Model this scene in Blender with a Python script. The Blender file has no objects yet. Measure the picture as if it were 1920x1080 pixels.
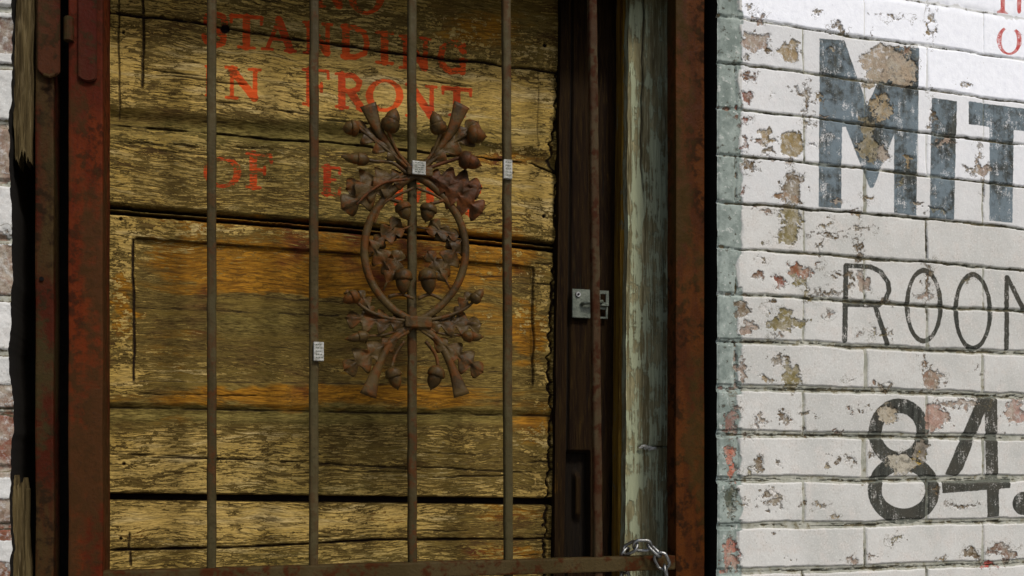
import bpy, bmesh, math, random
import numpy as np
from mathutils import Vector, Matrix
random.seed(7)
SC = bpy.context.scene
C = SC.collection
# ---------------------------------------------------------------- camera
F, VX, HY = 1800.0, 6040.0, 880.0          # focal length (photo px), wall vanishing point, horizon row
TH = math.atan(F/VX); ST, CT = math.sin(TH), math.cos(TH)
D, ZC = 1.35, 1.45                          # distance to the wall face, eye height
cam = bpy.data.cameras.new('camera'); camo = bpy.data.objects.new('camera', cam); C.objects.link(camo)
camo.location = (0, -D, ZC); camo.rotation_euler = (math.pi/2, 0, -TH)
cam.sensor_width = 36; cam.lens = F/1920*36; cam.shift_y = (HY-540)/1920; cam.clip_start = .02; cam.clip_end = 500
SC.camera = camo
# ---------------------------------------------------------------- light
SUN_EL, SUN_AZ = math.radians(48), math.radians(24)     # azimuth from straight ahead of the wall, towards the right
w = bpy.data.worlds.new('World'); SC.world = w; w.use_nodes = True
nt = w.node_tree; bg = nt.nodes['Background']
sky = nt.nodes.new('ShaderNodeTexSky'); sky.sky_type = 'NISHITA'; sky.sun_disc = False
sky.sun_elevation = SUN_EL; sky.sun_rotation = math.pi - SUN_AZ; sky.air_density = 1.0; sky.dust_density = 3.0; sky.ozone_density = 1.0
nt.links.new(sky.outputs[0], bg.inputs[0]); bg.inputs[1].default_value = .095
sd = bpy.data.lights.new('sun', 'SUN'); sd.energy = 2.1; sd.angle = math.radians(10); sd.color = (1, .955, .88)
so = bpy.data.objects.new('sun', sd); C.objects.link(so)
sv = Vector((math.sin(SUN_AZ)*math.cos(SUN_EL), -math.cos(SUN_AZ)*math.cos(SUN_EL), math.sin(SUN_EL)))
so.rotation_euler = sv.to_track_quat('Z', 'Y').to_euler(); so.location = (3, -6, 6)
SC.view_settings.view_transform = 'Standard'; SC.view_settings.look = 'None'
SC.view_settings.gamma = 1; SC.view_settings.exposure = 0.24
SC.cycles.max_bounces = 6
# ---------------------------------------------------------------- measuring helpers (wall plane y = Y)
def toX(px, Y=0.):
    u = (px-960)/F; return (Y+D)*(ST+u*CT)/(CT-u*ST)
def toZ(px, py, Y=0.):
    u = (px-960)/F; return ZC + (Y+D)/(CT-u*ST)*(HY-py)/F
def PT(px, py, Y=0.): return Vector((toX(px, Y), Y, toZ(px, py, Y)))
def topx(X, Z, Y):
    dep = X*ST+(Y+D)*CT; return 960+F*(X*CT-(Y+D)*ST)/dep, HY-F*(Z-ZC)/dep
def ppm(px, Y=0.):
    u = (px-960)/F; return F*(CT-u*ST)/(Y+D)
# ---------------------------------------------------------------- numpy noise and distance fields
def hsh(ix, iy, s):
    n = (ix.astype(np.int64)*374761393 + iy.astype(np.int64)*668265263 + s*982451653) & 0xffffffff
    n = ((n ^ (n >> 13))*1274126177) & 0xffffffff
    return ((n ^ (n >> 16)) & 0xffff)/65535.
def vn(x, y, s=0):
    ix = np.floor(x); iy = np.floor(y); fx = x-ix; fy = y-iy
    fx = fx*fx*(3-2*fx); fy = fy*fy*(3-2*fy)
    a, b = hsh(ix, iy, s), hsh(ix+1, iy, s); c, d = hsh(ix, iy+1, s), hsh(ix+1, iy+1, s)
    return (a*(1-fx)+b*fx)*(1-fy)+(c*(1-fx)+d*fx)*fy
def fbm(x, y, o=4, s=0, r=.55):
    t = 0; a = 1; n = 0
    for k in range(o): t = t+a*vn(x*2**k+k*17.3, y*2**k+k*9.1, s+k); n += a; a *= r
    return t/n-.5
def sstep(x, a, b):
    t = np.clip((x-a)/(b-a), 0, 1); return t*t*(3-2*t)
def seg(px, py, a, b, w):
    ax, ay = a; dx, dy = b[0]-ax, b[1]-ay; L = dx*dx+dy*dy+1e-9
    t = np.clip(((px-ax)*dx+(py-ay)*dy)/L, 0, 1)
    return w-np.hypot(px-ax-t*dx, py-ay-t*dy)
def pline(px, py, pts, w):
    r = -1e3
    for a, b in zip(pts, pts[1:]): r = np.maximum(r, seg(px, py, a, b, w))
    return r
def poly(px, py, v):
    d = np.full(px.shape, 1e6); ins = np.zeros(px.shape, bool)
    for i in range(len(v)):
        a, b = v[i], v[(i+1) % len(v)]
        d = np.minimum(d, -seg(px, py, a, b, 0))
        if a[1] != b[1]:
            ins ^= ((a[1] > py) != (b[1] > py)) & (px < (b[0]-a[0])*(py-a[1])/(b[1]-a[1])+a[0])
    return np.where(ins, d, -d)
def ring(px, py, cx, cy, rx, ry, w, wy=None):
    a = np.arctan2((py-cy)/ry, (px-cx)/rx); d = np.hypot(px-cx-rx*np.cos(a), py-cy-ry*np.sin(a))
    ww = w if wy is None else w*np.cos(a)**2+wy*np.sin(a)**2
    return ww-d
def blob(px, py, cx, cy, rx, ry): return (1-np.hypot((px-cx)/rx, (py-cy)/ry))*min(rx, ry)
# ---------------------------------------------------------------- node helpers
class MT:
    def __init__(s, name, rough=.8, spec=.3, metal=0.):
        s.m = bpy.data.materials.new(name); s.m.use_nodes = True; s.t = s.m.node_tree
        s.b = s.t.nodes['Principled BSDF']; s.b.inputs['Roughness'].default_value = rough
        s.b.inputs['Specular IOR Level'].default_value = spec; s.b.inputs['Metallic'].default_value = metal
        s.pos = s.t.nodes.new('ShaderNodeNewGeometry').outputs['Position']
    def N(s, t): return s.t.nodes.new(t)
    def put(s, sock, v):
        if isinstance(v, bpy.types.NodeSocket): s.t.links.new(v, sock)
        elif isinstance(v, (tuple, list)) and len(v) == 3 and sock.type == 'RGBA': sock.default_value = (*v, 1)
        else: sock.default_value = v
    def attr(s, name, col=False):
        n = s.N('ShaderNodeAttribute'); n.attribute_name = name; return n.outputs['Color' if col else 'Fac']
    def op(s, o, a, b=0., c=0.):
        n = s.N('ShaderNodeMath'); n.operation = o
        for k, v in enumerate((a, b, c)): s.put(n.inputs[k], v)
        return n.outputs[0]
    def mix(s, f, a, b, mode='MIX'):
        n = s.N('ShaderNodeMix'); n.data_type = 'RGBA'; n.blend_type = mode
        s.put(n.inputs[0], f); s.put(n.inputs[6], a); s.put(n.inputs[7], b); return n.outputs[2]
    def sm(s, x, lo, hi, a=0., b=1.):
        n = s.N('ShaderNodeMapRange'); n.interpolation_type = 'SMOOTHSTEP'
        for k, v in enumerate((x, lo, hi, a, b)): s.put(n.inputs[k], v)
        return n.outputs[0]
    def noise(s, sc, detail=4, rough=.55, off=(0, 0, 0), warp=None, dist=0):
        v = s.N('ShaderNodeVectorMath'); v.operation = 'MULTIPLY_ADD'
        s.t.links.new(s.pos if warp is None else warp, v.inputs[0]); v.inputs[1].default_value = sc if isinstance(sc, tuple) else (sc,)*3; v.inputs[2].default_value = off
        n = s.N('ShaderNodeTexNoise'); n.inputs['Scale'].default_value = 1; n.inputs['Detail'].default_value = detail
        n.inputs['Roughness'].default_value = rough; n.inputs['Distortion'].default_value = dist
        s.t.links.new(v.outputs[0], n.inputs[0]); return n.outputs[0]
    def bump(s, h, dist, strength=1.):
        n = s.N('ShaderNodeBump'); n.inputs['Distance'].default_value = dist; n.inputs['Strength'].default_value = strength
        s.put(n.inputs['Height'], h); s.t.links.new(n.outputs[0], s.b.inputs['Normal'])
    def out(s, col, rough=None):
        s.put(s.b.inputs['Base Color'], col)
        if rough is not None: s.put(s.b.inputs['Roughness'], rough)
        return s.m
def mat_brick():
    m = MT('painted_brick', .8, .1)
    n1 = m.noise(9, 5); n2 = m.noise(90, 5, .65, (3, 1, 7)); n3 = m.noise(380, 3, .6); n4 = m.noise(35, 6, .7, (9, 4, 2))
    age = m.mix(m.sm(n1, .35, .65), (.575, .57, .545), (.47, .47, .445))
    age = m.mix(m.sm(n4, .45, .72), age, (.56, .53, .495))
    age = m.mix(m.op('MULTIPLY', m.sm(n2, .55, .75), .4), age, (.40, .385, .35)); age = m.mix(m.op('MULTIPLY', m.sm(n3, .5, .75), .25), age, (.42, .40, .37))
    age = m.mix(m.op('MULTIPLY', m.attr('tone'), .5), age, (.40, .40, .375))
    gn = m.noise(330, 3, .7, (2, 6, 1)); gt = m.op('MULTIPLY', m.sm(gn, .56, .68), m.sm(n4, .36, .58)); age = m.mix(m.op('MULTIPLY', gt, .5), age, (.27, .25, .205)); age = m.mix(m.op('MULTIPLY', m.sm(gn, .46, .34), .45), age, (.70, .70, .67))
    age = m.mix(m.op('MULTIPLY', m.sm(m.op('ADD', m.attr('grime'), m.op('MULTIPLY', m.op('SUBTRACT', n2, .5), 1.8)), .45, .85), .6), age, (.33, .315, .25))
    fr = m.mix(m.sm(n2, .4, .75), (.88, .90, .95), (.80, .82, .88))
    c = m.mix(m.attr('whiter'), age, fr)
    # mortar
    mor = m.mix(m.sm(n4, .35, .65), (.25, .255, .21), (.40, .395, .34)); mor = m.mix(m.sm(n2, .5, .7), mor, (.19, .17, .11))
    mor = m.mix(m.op('MULTIPLY', m.sm(m.attr('whiter'), .35, .65), .8), mor, (.74, .75, .76))
    j = m.attr('joint'); c = m.mix(m.sm(m.op('ADD', j, m.op('MULTIPLY', m.op('SUBTRACT', n2, .5), .8)), .4, .6), c, mor)
    # blue grey parging on the corner
    st = m.mix(m.sm(n4, .35, .65), (.165, .20, .18), (.31, .355, .325)); st = m.mix(m.sm(n2, .58, .68), st, (.48, .50, .47)); st = m.mix(m.sm(n2, .42, .32), st, (.07, .07, .055))
    c = m.mix(m.sm(m.op('ADD', m.attr('strip'), m.op('MULTIPLY', m.op('SUBTRACT', n4, .5), 8)), -.8, .8), c, st)
    # painted letters
    nv = m.noise((120, 120, 14), 5, .65, (2, 2, 2)); nb = m.noise(14, 4, .6, (8, 1, 8))
    ink = m.mix(m.sm(nv, .36, .64), (.013, .014, .011), (.060, .064, .054)); ink = m.mix(m.sm(m.op('ADD', m.op('MULTIPLY', nb, .6), m.op('MULTIPLY', n2, .4)), .40, .58), ink, m.attr('icol', True)); ink = m.mix(m.op('MULTIPLY', m.sm(n3, .58, .72), .5), ink, (.24, .25, .23)); ink = m.mix(m.op('MULTIPLY', m.sm(j, .3, .7), .65), ink, (.16, .17, .14)); ink = m.mix(m.attr('redm'), ink, m.mix(m.sm(n2, .4, .65), (.48, .05, .045), (.62, .30, .28)))
    iv = m.op('ADD', m.attr('ink'), m.op('MULTIPLY', m.op('SUBTRACT', n2, .5), 4.))
    wear = m.sm(m.op('ADD', m.op('ADD', m.op('MULTIPLY', nv, .35), m.op('MULTIPLY', n4, .65)), m.op('MULTIPLY', n3, .35)), .71, .82, .98, .22)
    c = m.mix(m.op('MULTIPLY', m.sm(iv, -.7, .7), wear), c, ink)
    # peeled patches
    pc = m.attr('pcol', True); pc = m.mix(m.sm(n2, .35, .7), pc, m.mix(.45, pc, (.05, .045, .02)))
    pc = m.mix(m.op('MULTIPLY', m.sm(n4, .42, .65), .6), pc, (.42, .39, .32)); pc = m.mix(m.op('MULTIPLY', m.sm(n3, .5, .7), .55), pc, (.12, .09, .05))
    pv = m.op('ADD', m.attr('peel'), m.op('MULTIPLY', m.op('SUBTRACT', n2, .5), 26.))
    pv0 = m.op('ADD', m.attr('peel'), m.op('MULTIPLY', m.op('SUBTRACT', n4, .5), 16.)); pv = m.op('ADD', pv, m.op('MULTIPLY', m.op('SUBTRACT', n3, .5), 7.))
    lf = m.op('MULTIPLY', m.sm(m.op('ABSOLUTE', m.op('ADD', pv0, 5.)), 0, .8, 1, 0), m.op('MULTIPLY', m.sm(m.attr('peel'), -9., -5.), m.sm(m.noise(26, 3, .5, (4, 4, 1)), .50, .58))); c = m.mix(m.op('MULTIPLY', lf, .75), c, (.13, .11, .07))
    c = m.mix(m.sm(m.op('ABSOLUTE', pv), 0, 1.5, .65, 0), c, (.06, .05, .035))
    pm = m.op('MULTIPLY', m.sm(pv, -.5, 2.2), m.sm(m.noise(130, 4, .65, (7, 3, 3)), .30, .52, .35, 1)); c = m.mix(pm, c, pc)
    # stray chips
    ch = m.op('MULTIPLY', m.sm(m.noise((260, 260, 200), 3, .6, (1, 8, 3)), .70, .74), m.sm(m.noise(16, 3, .5, (5, 5, 5)), .46, .62))
    c = m.mix(m.op('MULTIPLY', ch, .8), c, (.09, .08, .055))
    ck = m.attr('crack'); c = m.mix(m.op('MULTIPLY', m.sm(m.op('ADD', ck, m.op('MULTIPLY', m.op('SUBTRACT', n2, .5), 2.6)), .4, .85), .92), c, m.mix(m.sm(n4, .42, .6), (.035, .032, .02), (.12, .10, .055)))
    c = m.mix(m.sm(ck, 1.5, 2.5), c, (.007, .006, .005))  # painted shade of the wall reveals, marked by high crack values
    h = m.op('SUBTRACT', m.op('ADD', m.op('MULTIPLY', n2, .5), m.op('MULTIPLY', n3, .35)), m.op('ADD', m.op('MULTIPLY', pm, .8), m.op('MULTIPLY', ch, .6)))
    m.bump(h, .0009, .9); return m.out(c)
def mat_door():
    m = MT('peeling_door_paint', .75, .12)
    lo = m.noise((4, 4, 9), 3)
    wv = m.N('ShaderNodeVectorMath'); wv.operation = 'ADD'; m.t.links.new(m.pos, wv.inputs[0])
    cx = m.N('ShaderNodeCombineXYZ'); m.put(cx.inputs[2], m.op('MULTIPLY', m.op('SUBTRACT', lo, .5), .05)); m.t.links.new(cx.outputs[0], wv.inputs[1])
    W = wv.outputs[0]
    g1 = m.noise((26, 26, 400), 4, .68, (0, 0, 0), W); g2 = m.noise((80, 80, 900), 3, .7, (4, 2, 1), W); g3 = m.noise((7, 7, 60), 4, .6, (2, 7, 1), W)
    b1 = m.noise((60, 60, 80), 5, .66, (1, 1, 1)); b2 = m.noise(9, 4, .6, (6, 1, 2)); b3 = m.noise((170, 170, 260), 4, .7)
    gr = m.attr('green'); orr = m.attr('orange'); dn = m.attr('dens'); fl = m.attr('flake')
    wood = m.mix(m.sm(g2, .38, .62), (.050, .030, .005), (.28, .195, .05)); wood = m.mix(m.sm(g1, .42, .60), m.mix(.5, wood, (.045, .026, .004)), wood); wood = m.mix(m.op('MULTIPLY', m.sm(b2, .5, .65), .55), wood, m.mix(m.sm(g2, .4, .6), (.022, .004, .002), (.10, .03, .008)))
    wood = m.mix(m.op('MULTIPLY', m.sm(g3, .42, .62), .6), wood, (.17, .115, .022))
    wood = m.mix(m.op('MULTIPLY', m.sm(m.op('ADD', gr, m.op('MULTIPLY', m.op('SUBTRACT', b2, .5), 1.2)), .3, .8), .8), wood, m.mix(m.sm(g2, .38, .62), (.055, .042, .006), (.20, .155, .042)))
    ow = m.mix(m.sm(g1, .36, .60), (.14, .055, .003), (.36, .165, .012)); ow = m.mix(m.op('MULTIPLY', m.sm(g2, .5, .65), .5), ow, (.06, .025, .004))
    ow = m.mix(m.sm(b2, .52, .68), ow, (.075, .012, .004))
    wood = m.mix(m.sm(m.op('ADD', orr, m.op('MULTIPLY', m.op('SUBTRACT', g3, .5), 1.3)), .35, .75), wood, ow)
    paint = m.mix(m.sm(b2, .35, .7), (.48, .325, .095), (.38, .245, .05)); paint = m.mix(m.sm(g3, .5, .7), paint, (.52, .39, .17)); paint = m.mix(m.op('MULTIPLY', m.sm(g2, .47, .60), .68), paint, (.12, .085, .022)); paint = m.mix(m.op('MULTIPLY', m.sm(b3, .55, .7), .45), paint, (.19, .14, .04))
    paint = m.mix(m.op('MULTIPLY', gr, .45), paint, (.17, .14, .04))
    # coverage: streaks (checked grain) against flakes
    st = m.op('ADD', m.op('MULTIPLY', m.op('SUBTRACT', g1, .5), 1.5), m.op('MULTIPLY', m.op('SUBTRACT', g2, .5), 1.5))
    fk = m.op('ADD', m.op('MULTIPLY', m.op('SUBTRACT', b1, .5), 2.1), m.op('MULTIPLY', m.op('SUBTRACT', b3, .5), 1.7))
    mx = m.N('ShaderNodeMix'); m.put(mx.inputs[0], fl); m.put(mx.inputs[2], st); m.put(mx.inputs[3], fk)
    v = m.op('ADD', mx.outputs[0], m.op('SUBTRACT', dn, .5))
    vo = m.N('ShaderNodeTexVoronoi'); vo.feature = 'DISTANCE_TO_EDGE'; vo.inputs['Scale'].default_value = 1
    vm = m.N('ShaderNodeVectorMath'); vm.operation = 'MULTIPLY'; m.t.links.new(W, vm.inputs[0]); vm.inputs[1].default_value = (24, 30, 170)
    va = m.N('ShaderNodeVectorMath'); va.operation = 'ADD'; m.t.links.new(vm.outputs[0], va.inputs[0])
    vc = m.N('ShaderNodeCombineXYZ'); m.put(vc.inputs[0], m.op('MULTIPLY', b3, 1.2)); m.put(vc.inputs[2], m.op('MULTIPLY', b1, 1.6)); m.t.links.new(vc.outputs[0], va.inputs[1]); m.t.links.new(va.outputs[0], vo.inputs['Vector'])
    cr = m.op('MULTIPLY', m.sm(vo.outputs['Distance'], .05, .13, 1, 0), m.sm(m.noise((13, 13, 40), 4, .6, (3, 8, 8)), .40, .56))
    v = m.op('SUBTRACT', v, m.op('MULTIPLY', cr, .24))
    cov = m.sm(v, -.02, .03)
    red = m.mix(m.sm(b2, .35, .65), (.58, .062, .005), (.36, .024, .003))
    ik = m.sm(m.op('ADD', m.attr('ink'), m.op('MULTIPLY', m.op('SUBTRACT', b3, .5), 5.)), -.6, .8)
    rc = m.op('MULTIPLY', ik, m.sm(m.op('ADD', v, .13), -.03, .04))
    c = m.mix(cov, wood, paint)
    edge = m.sm(m.op('ABSOLUTE', m.op('ADD', v, .05)), 0, .05, .55, 0); c = m.mix(edge, c, (.02, .013, .005))
    c = m.mix(m.op('MULTIPLY', rc, .93), c, red)
    # pale worn highlights of bare fibre
    hl = m.op('MULTIPLY', m.sm(g2, .64, .74), m.sm(m.attr('pale'), .1, .7)); c = m.mix(m.op('MULTIPLY', hl, .8), c, (.46, .42, .26))
    c = m.mix(m.op('MULTIPLY', cr, .5), c, (.04, .022, .004)); c = m.mix(m.attr('crack'), c, (.008, .003, .002))
    h = m.op('ADD', m.op('MULTIPLY', g2, .6), m.op('ADD', m.op('MULTIPLY', cov, .5), m.op('MULTIPLY', g1, .5)))
    m.bump(h, .0014, .85); return m.out(c)
def mat_rust(name, a, b, c_, k=1., along=(14, 14, 3), rough=.7, spec=.07, lum=1., d=None):
    m = MT(name, rough, spec)
    n1 = m.noise(along, 5, .6, (k*3.1, k, k*7)); n2 = m.noise(60, 5, .65, (k, 2*k, k)); n3 = m.noise(260, 3, .6)
    c = m.mix(m.sm(n1, .40, .60), a, b); c = m.mix(m.sm(n2, .47, .62), c, c_)
    if d: c = m.mix(m.op('MULTIPLY', m.sm(m.op('ADD', m.op('MULTIPLY', m.noise((9, 9, 2.6), 4, .6, (k, 3, 2*k)), .75), m.op('MULTIPLY', n2, .25)), .50, .60), .85), c, d)
    c = m.mix(m.op('MULTIPLY', m.sm(n3, .55, .7), .55), c, m.mix(.6, c, (.01, .007, .005)))
    m.bump(m.op('ADD', n2, m.op('MULTIPLY', n3, .5)), .0016, .8)
    return m.out(c, m.sm(n2, .3, .7, rough-.12, rough+.15))
def mat_grain(name, dark, mid, light, chip, k=1., cut=.60, vert=True):
    m = MT(name, .85, .08)
    s1 = (130, 130, 6) if vert else (8, 60, 180); s2 = (420, 420, 26) if vert else (30, 200, 600)
    g1 = m.noise(s1, 5, .65, (k, k, k)); g2 = m.noise(s2, 4, .65, (2*k, 1, 3)); b = m.noise(30, 5, .65, (k, 3, 1)); b2 = m.noise(7, 3, .5, (k, 1, 8))
    c = m.mix(m.sm(g1, .36, .64), dark, mid); c = m.mix(m.op('MULTIPLY', m.sm(g2, .5, .7), .7), c, light)
    pv = m.op('ADD', m.op('ADD', m.op('MULTIPLY', g1, .55), m.op('MULTIPLY', b, .45)), m.op('MULTIPLY', m.op('SUBTRACT', b2, .5), .3))
    pm = m.sm(pv, cut-.1, cut-.06); c = m.mix(m.op('MULTIPLY', pm, .85), c, chip)
    c = m.mix(m.sm(g1, .36, .28), c, (.008, .007, .004)); c = m.mix(m.attr('crack'), c, (.006, .005, .004))
    m.bump(m.op('ADD', m.op('ADD', g1, m.op('MULTIPLY', g2, .5)), m.op('MULTIPLY', pm, .35)), .003, 1.)
    return m.out(c)
def mat_plain(name, a, b, sc=40, rough=.6, metal=0., bump=.0008, spec=.4):
    m = MT(name, rough, spec, metal); n = m.noise(sc, 5, .6); n2 = m.noise(sc*6, 3, .6)
    m.bump(m.op('ADD', n, n2), bump, .7); return m.out(m.mix(m.sm(m.op('ADD', m.op('MULTIPLY', n, .6), m.op('MULTIPLY', n2, .4)), .38, .62), a, b))
BRICK, DOOR = mat_brick(), mat_door()
RED = mat_rust('rust_red_iron', (.055, .0075, .0014), (.088, .015, .0022), (.030, .007, .002), 1., (26, 26, 6), d=(.040, .018, .005))
RED3 = mat_rust('dark_red_iron', (.042, .0055, .0018), (.048, .015, .005), (.022, .011, .004), 8., d=(.035, .020, .007))
RED2 = mat_rust('rust_brown_iron', (.040, .007, .002), (.036, .021, .006), (.016, .008, .003), 2., (20, 20, 5), d=(.034, .024, .008))
OLV = mat_rust('olive_brown_iron', (.040, .027, .009), (.052, .036, .014), (.04, .012, .003), 7.)
ORG = mat_rust('rust_orange_iron', (.064, .018, .002), (.042, .011, .0015), (.020, .007, .0015), 3., (40, 40, 9), d=(.036, .020, .004))
BAR = mat_rust('grey_brown_iron', (.066, .050, .022), (.038, .028, .011), (.058, .022, .006), 4., (20, 20, 6), .55, .08, d=(.050, .042, .018))
ORN = mat_rust('cast_iron_rust', (.034, .019, .005), (.062, .038, .011), (.080, .027, .003), 5., (34, 34, 34), .5, .13)
ORN2 = mat_rust('cast_iron_red_rust', (.050, .017, .004), (.085, .026, .005), (.030, .014, .004), 6., (34, 34, 34), .5, .12)
GREEN = mat_grain('grey_green_weathered_wood', (.11, .092, .045), (.27, .245, .135), (.38, .36, .23), (.31, .34, .225), 1.)
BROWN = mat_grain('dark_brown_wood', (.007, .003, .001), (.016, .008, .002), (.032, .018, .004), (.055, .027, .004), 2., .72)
TAN = mat_grain('tan_split_wood', (.028, .019, .007), (.09, .066, .028), (.15, .115, .058), (.045, .034, .015), 3., .78)
OCHRE = mat_grain('ochre_edge_wood', (.08, .04, .006), (.20, .11, .012), (.25, .16, .03), (.14, .13, .08), 4., .7)
ZINC = mat_plain('dull_zinc', (.055, .065, .05), (.125, .14, .11), 60, .45, .3)
STEEL = mat_plain('bright_steel', (.15, .15, .14), (.34, .345, .34), 90, .38, 1.)
LABEL = mat_plain('soiled_white_tape', (.42, .42, .39), (.20, .195, .165), 130, .7)
BLACK = mat_plain('void_shade_black', (.004, .003, .003), (.007, .006, .005), 30, .9, spec=.1)  # near-black colour standing in for the dark inside gaps and holes
# ---------------------------------------------------------------- objects
def tag(o, label, cat, group=None, kind=None):
    if label: o['label'] = label
    if cat: o['category'] = cat
    if group: o['group'] = group
    o['kind'] = kind or 'thing'
    return o
def empty(name, loc, label, cat, group=None):
    o = bpy.data.objects.new(name, None); C.objects.link(o); o.location = loc; o.empty_display_size = .05
    return tag(o, label, cat, group)
def link(name, me, mat, parent=None, label=None):
    me.materials.append(mat); o = bpy.data.objects.new(name, me); C.objects.link(o)
    if parent is not None:
        o.parent = parent
        b = parent; off = Vector(parent.location)
        while b.parent: b = b.parent; off += b.location
        me.transform(Matrix.Translation(-off))
    if label: o['label'] = label
    return o
def grid_parts(P, ids, specs, attrs, cols={}, back=None, reveal_shade=None):
    """one relief surface, cut along ids into part meshes that keep common normals"""
    tx = np.gradient(P, axis=1); tz = np.gradient(P, axis=0)
    n = np.cross(tx, tz); n /= np.linalg.norm(n, axis=2, keepdims=True)+1e-12
    if back is not None:
        pad = ((2, 2), (2, 2)); P = np.pad(P, pad+((0, 0),), mode='edge'); n = np.pad(n, pad+((0, 0),), mode='edge')
        ids = np.pad(ids, pad, mode='edge'); attrs = {k: np.pad(v, pad, mode='edge') for k, v in attrs.items()}
        cols = {k: np.pad(v, pad+((0, 0),), mode='edge') for k, v in cols.items()}
        if reveal_shade:  # reveal columns get their shade painted in as near black
            attrs['crack'][:, reveal_shade] = 3.; attrs['peel'][:, reveal_shade] = -25; attrs['strip'][:, reveal_shade] = -15
        for sl, d in ((np.s_[:2, :], (0, 0, -1)), (np.s_[-2:, :], (0, 0, 1)), (np.s_[:, :2], (-1, 0, 0)), (np.s_[:, -2:], (1, 0, 0))): n[sl] = d
        for sl in (np.s_[0, :], np.s_[-1, :], np.s_[:, 0], np.s_[:, -1]): P[sl][..., 1] = back
    nz, nx = P.shape[:2]; idx = np.arange(nz*nx).reshape(nz, nx); out = {}
    quads = np.stack([idx[:-1, :-1], idx[:-1, 1:], idx[1:, 1:], idx[1:, :-1]], -1)
    Pf, nf = P.reshape(-1, 3), n.reshape(-1, 3)
    for k, (name, mat, parent, label) in specs.items():
        q = quads[ids == k]
        if len(q) == 0: continue
        u, inv = np.unique(q, return_inverse=True); inv = inv.reshape(-1)
        me = bpy.data.meshes.new(name); me.vertices.add(len(u)); me.vertices.foreach_set('co', Pf[u].astype(np.float32).ravel())
        me.loops.add(len(inv)); me.loops.foreach_set('vertex_index', inv.astype(np.int32))
        me.polygons.add(len(q)); me.polygons.foreach_set('loop_start', np.arange(0, len(inv), 4, dtype=np.int32))
        me.update(calc_edges=True)
        me.polygons.foreach_set('use_smooth', np.ones(len(q), bool))
        me.normals_split_custom_set_from_vertices([tuple(v) for v in nf[u]])
        for an, av in attrs.items():
            a = me.attributes.new(an, 'FLOAT', 'POINT'); a.data.foreach_set('value', av.reshape(-1)[u].astype(np.float32))
        for an, av in cols.items():
            a = me.attributes.new(an, 'FLOAT_COLOR', 'POINT'); cc = av.reshape(-1, 3)[u]
            a.data.foreach_set('color', np.concatenate([cc, np.ones((len(u), 1))], 1).astype(np.float32).ravel())
        out[k] = link(name, me, mat, parent, label)
    return out
def bm_box(bm, lo, hi, bev=.0012, seg_=1):
    m = Matrix.Translation((Vector(lo)+Vector(hi))/2) @ Matrix.Diagonal((*(Vector(hi)-Vector(lo)), 1))
    r = bmesh.ops.create_cube(bm, size=1, matrix=m)
    if bev: bmesh.ops.bevel(bm, geom=list({e for v in r['verts'] for e in v.link_edges}), offset=bev, segments=seg_, affect='EDGES', profile=.6)
    return r
def finish(bm, name, mat, parent=None, label=None, smooth=False):
    bmesh.ops.recalc_face_normals(bm, faces=bm.faces)
    me = bpy.data.meshes.new(name); bm.to_mesh(me); bm.free()
    if smooth:
        me.polygons.foreach_set('use_smooth', np.ones(len(me.polygons), bool))
    return link(name, me, mat, parent, label)
def box(name, lo, hi, mat, parent=None, bev=.0015, label=None, wob=0., seg_n=0):
    bm = bmesh.new(); bm_box(bm, lo, hi, bev, 2)
    if wob:                                 # cut along the length and dent slightly
        ax = max(range(3), key=lambda i: hi[i]-lo[i]); L = hi[ax]-lo[ax]; n = seg_n or int(L/.02)
        for k in range(1, n):
            p = Vector((0, 0, 0)); p[ax] = lo[ax]+L*k/n; no = Vector((0, 0, 0)); no[ax] = 1
            bmesh.ops.bisect_plane(bm, geom=bm.verts[:]+bm.edges[:]+bm.faces[:], plane_co=p, plane_no=no)
        from mathutils import noise as mn
        for v in bm.verts:
            q = v.co*9; d = Vector((mn.noise(q), mn.noise(q+Vector((5, 2, 1))), mn.noise(q+Vector((1, 9, 4))))); d[ax] = 0
            q = v.co*45; d2 = Vector((mn.noise(q), mn.noise(q+Vector((5, 2, 1))), 0)); d2[ax] = 0
            v.co += d*wob+d2*wob*.35
    return finish(bm, name, mat, parent, label)
def tube(bm, pts, rx, ry=None, n=8, square=False, up=Vector((0, -1, 0))):
    """sweep an oval or rounded-square section; rx across, ry along `up`"""
    P = [Vector(p) for p in pts]; rings = []
    for i, p in enumerate(P):
        t = (P[min(i+1, len(P)-1)]-P[max(i-1, 0)]).normalized()
        s = t.cross(up); s = s.normalized() if s.length > 1e-5 else Vector((1, 0, 0)); u = s.cross(t).normalized()
        a = rx[i] if isinstance(rx, (list, tuple)) else rx; b = (ry[i] if isinstance(ry, (list, tuple)) else ry) if ry is not None else a
        r = []
        for k in range(n):
            an = 2*math.pi*(k+.5)/n; cx, sy = math.cos(an), math.sin(an)
            if square:
                e = .35 if square is True else .6; cx = math.copysign(abs(cx)**e, cx); sy = math.copysign(abs(sy)**e, sy)
            r.append(bm.verts.new(p+s*cx*a+u*sy*b))
        rings.append(r)
    for a, b in zip(rings, rings[1:]):
        for k in range(n): bm.faces.new((a[k], a[(k+1) % n], b[(k+1) % n], b[k]))
    bm.faces.new(rings[0][::-1]); bm.faces.new(rings[-1])
def spline(ps, n=10):
    ps = [Vector(p) for p in ps]; q = [ps[0]*2-ps[1]]+ps+[ps[-1]*2-ps[-2]]; out = []
    for i in range(1, len(q)-2):
        for k in range(n):
            t = k/n; a, b, c, d = q[i-1:i+3]
            out.append(.5*((2*b)+(c-a)*t+(2*a-5*b+4*c-d)*t*t+(3*b-a-3*c+d)*t**3))
    return out+[ps[-1]]
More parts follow.
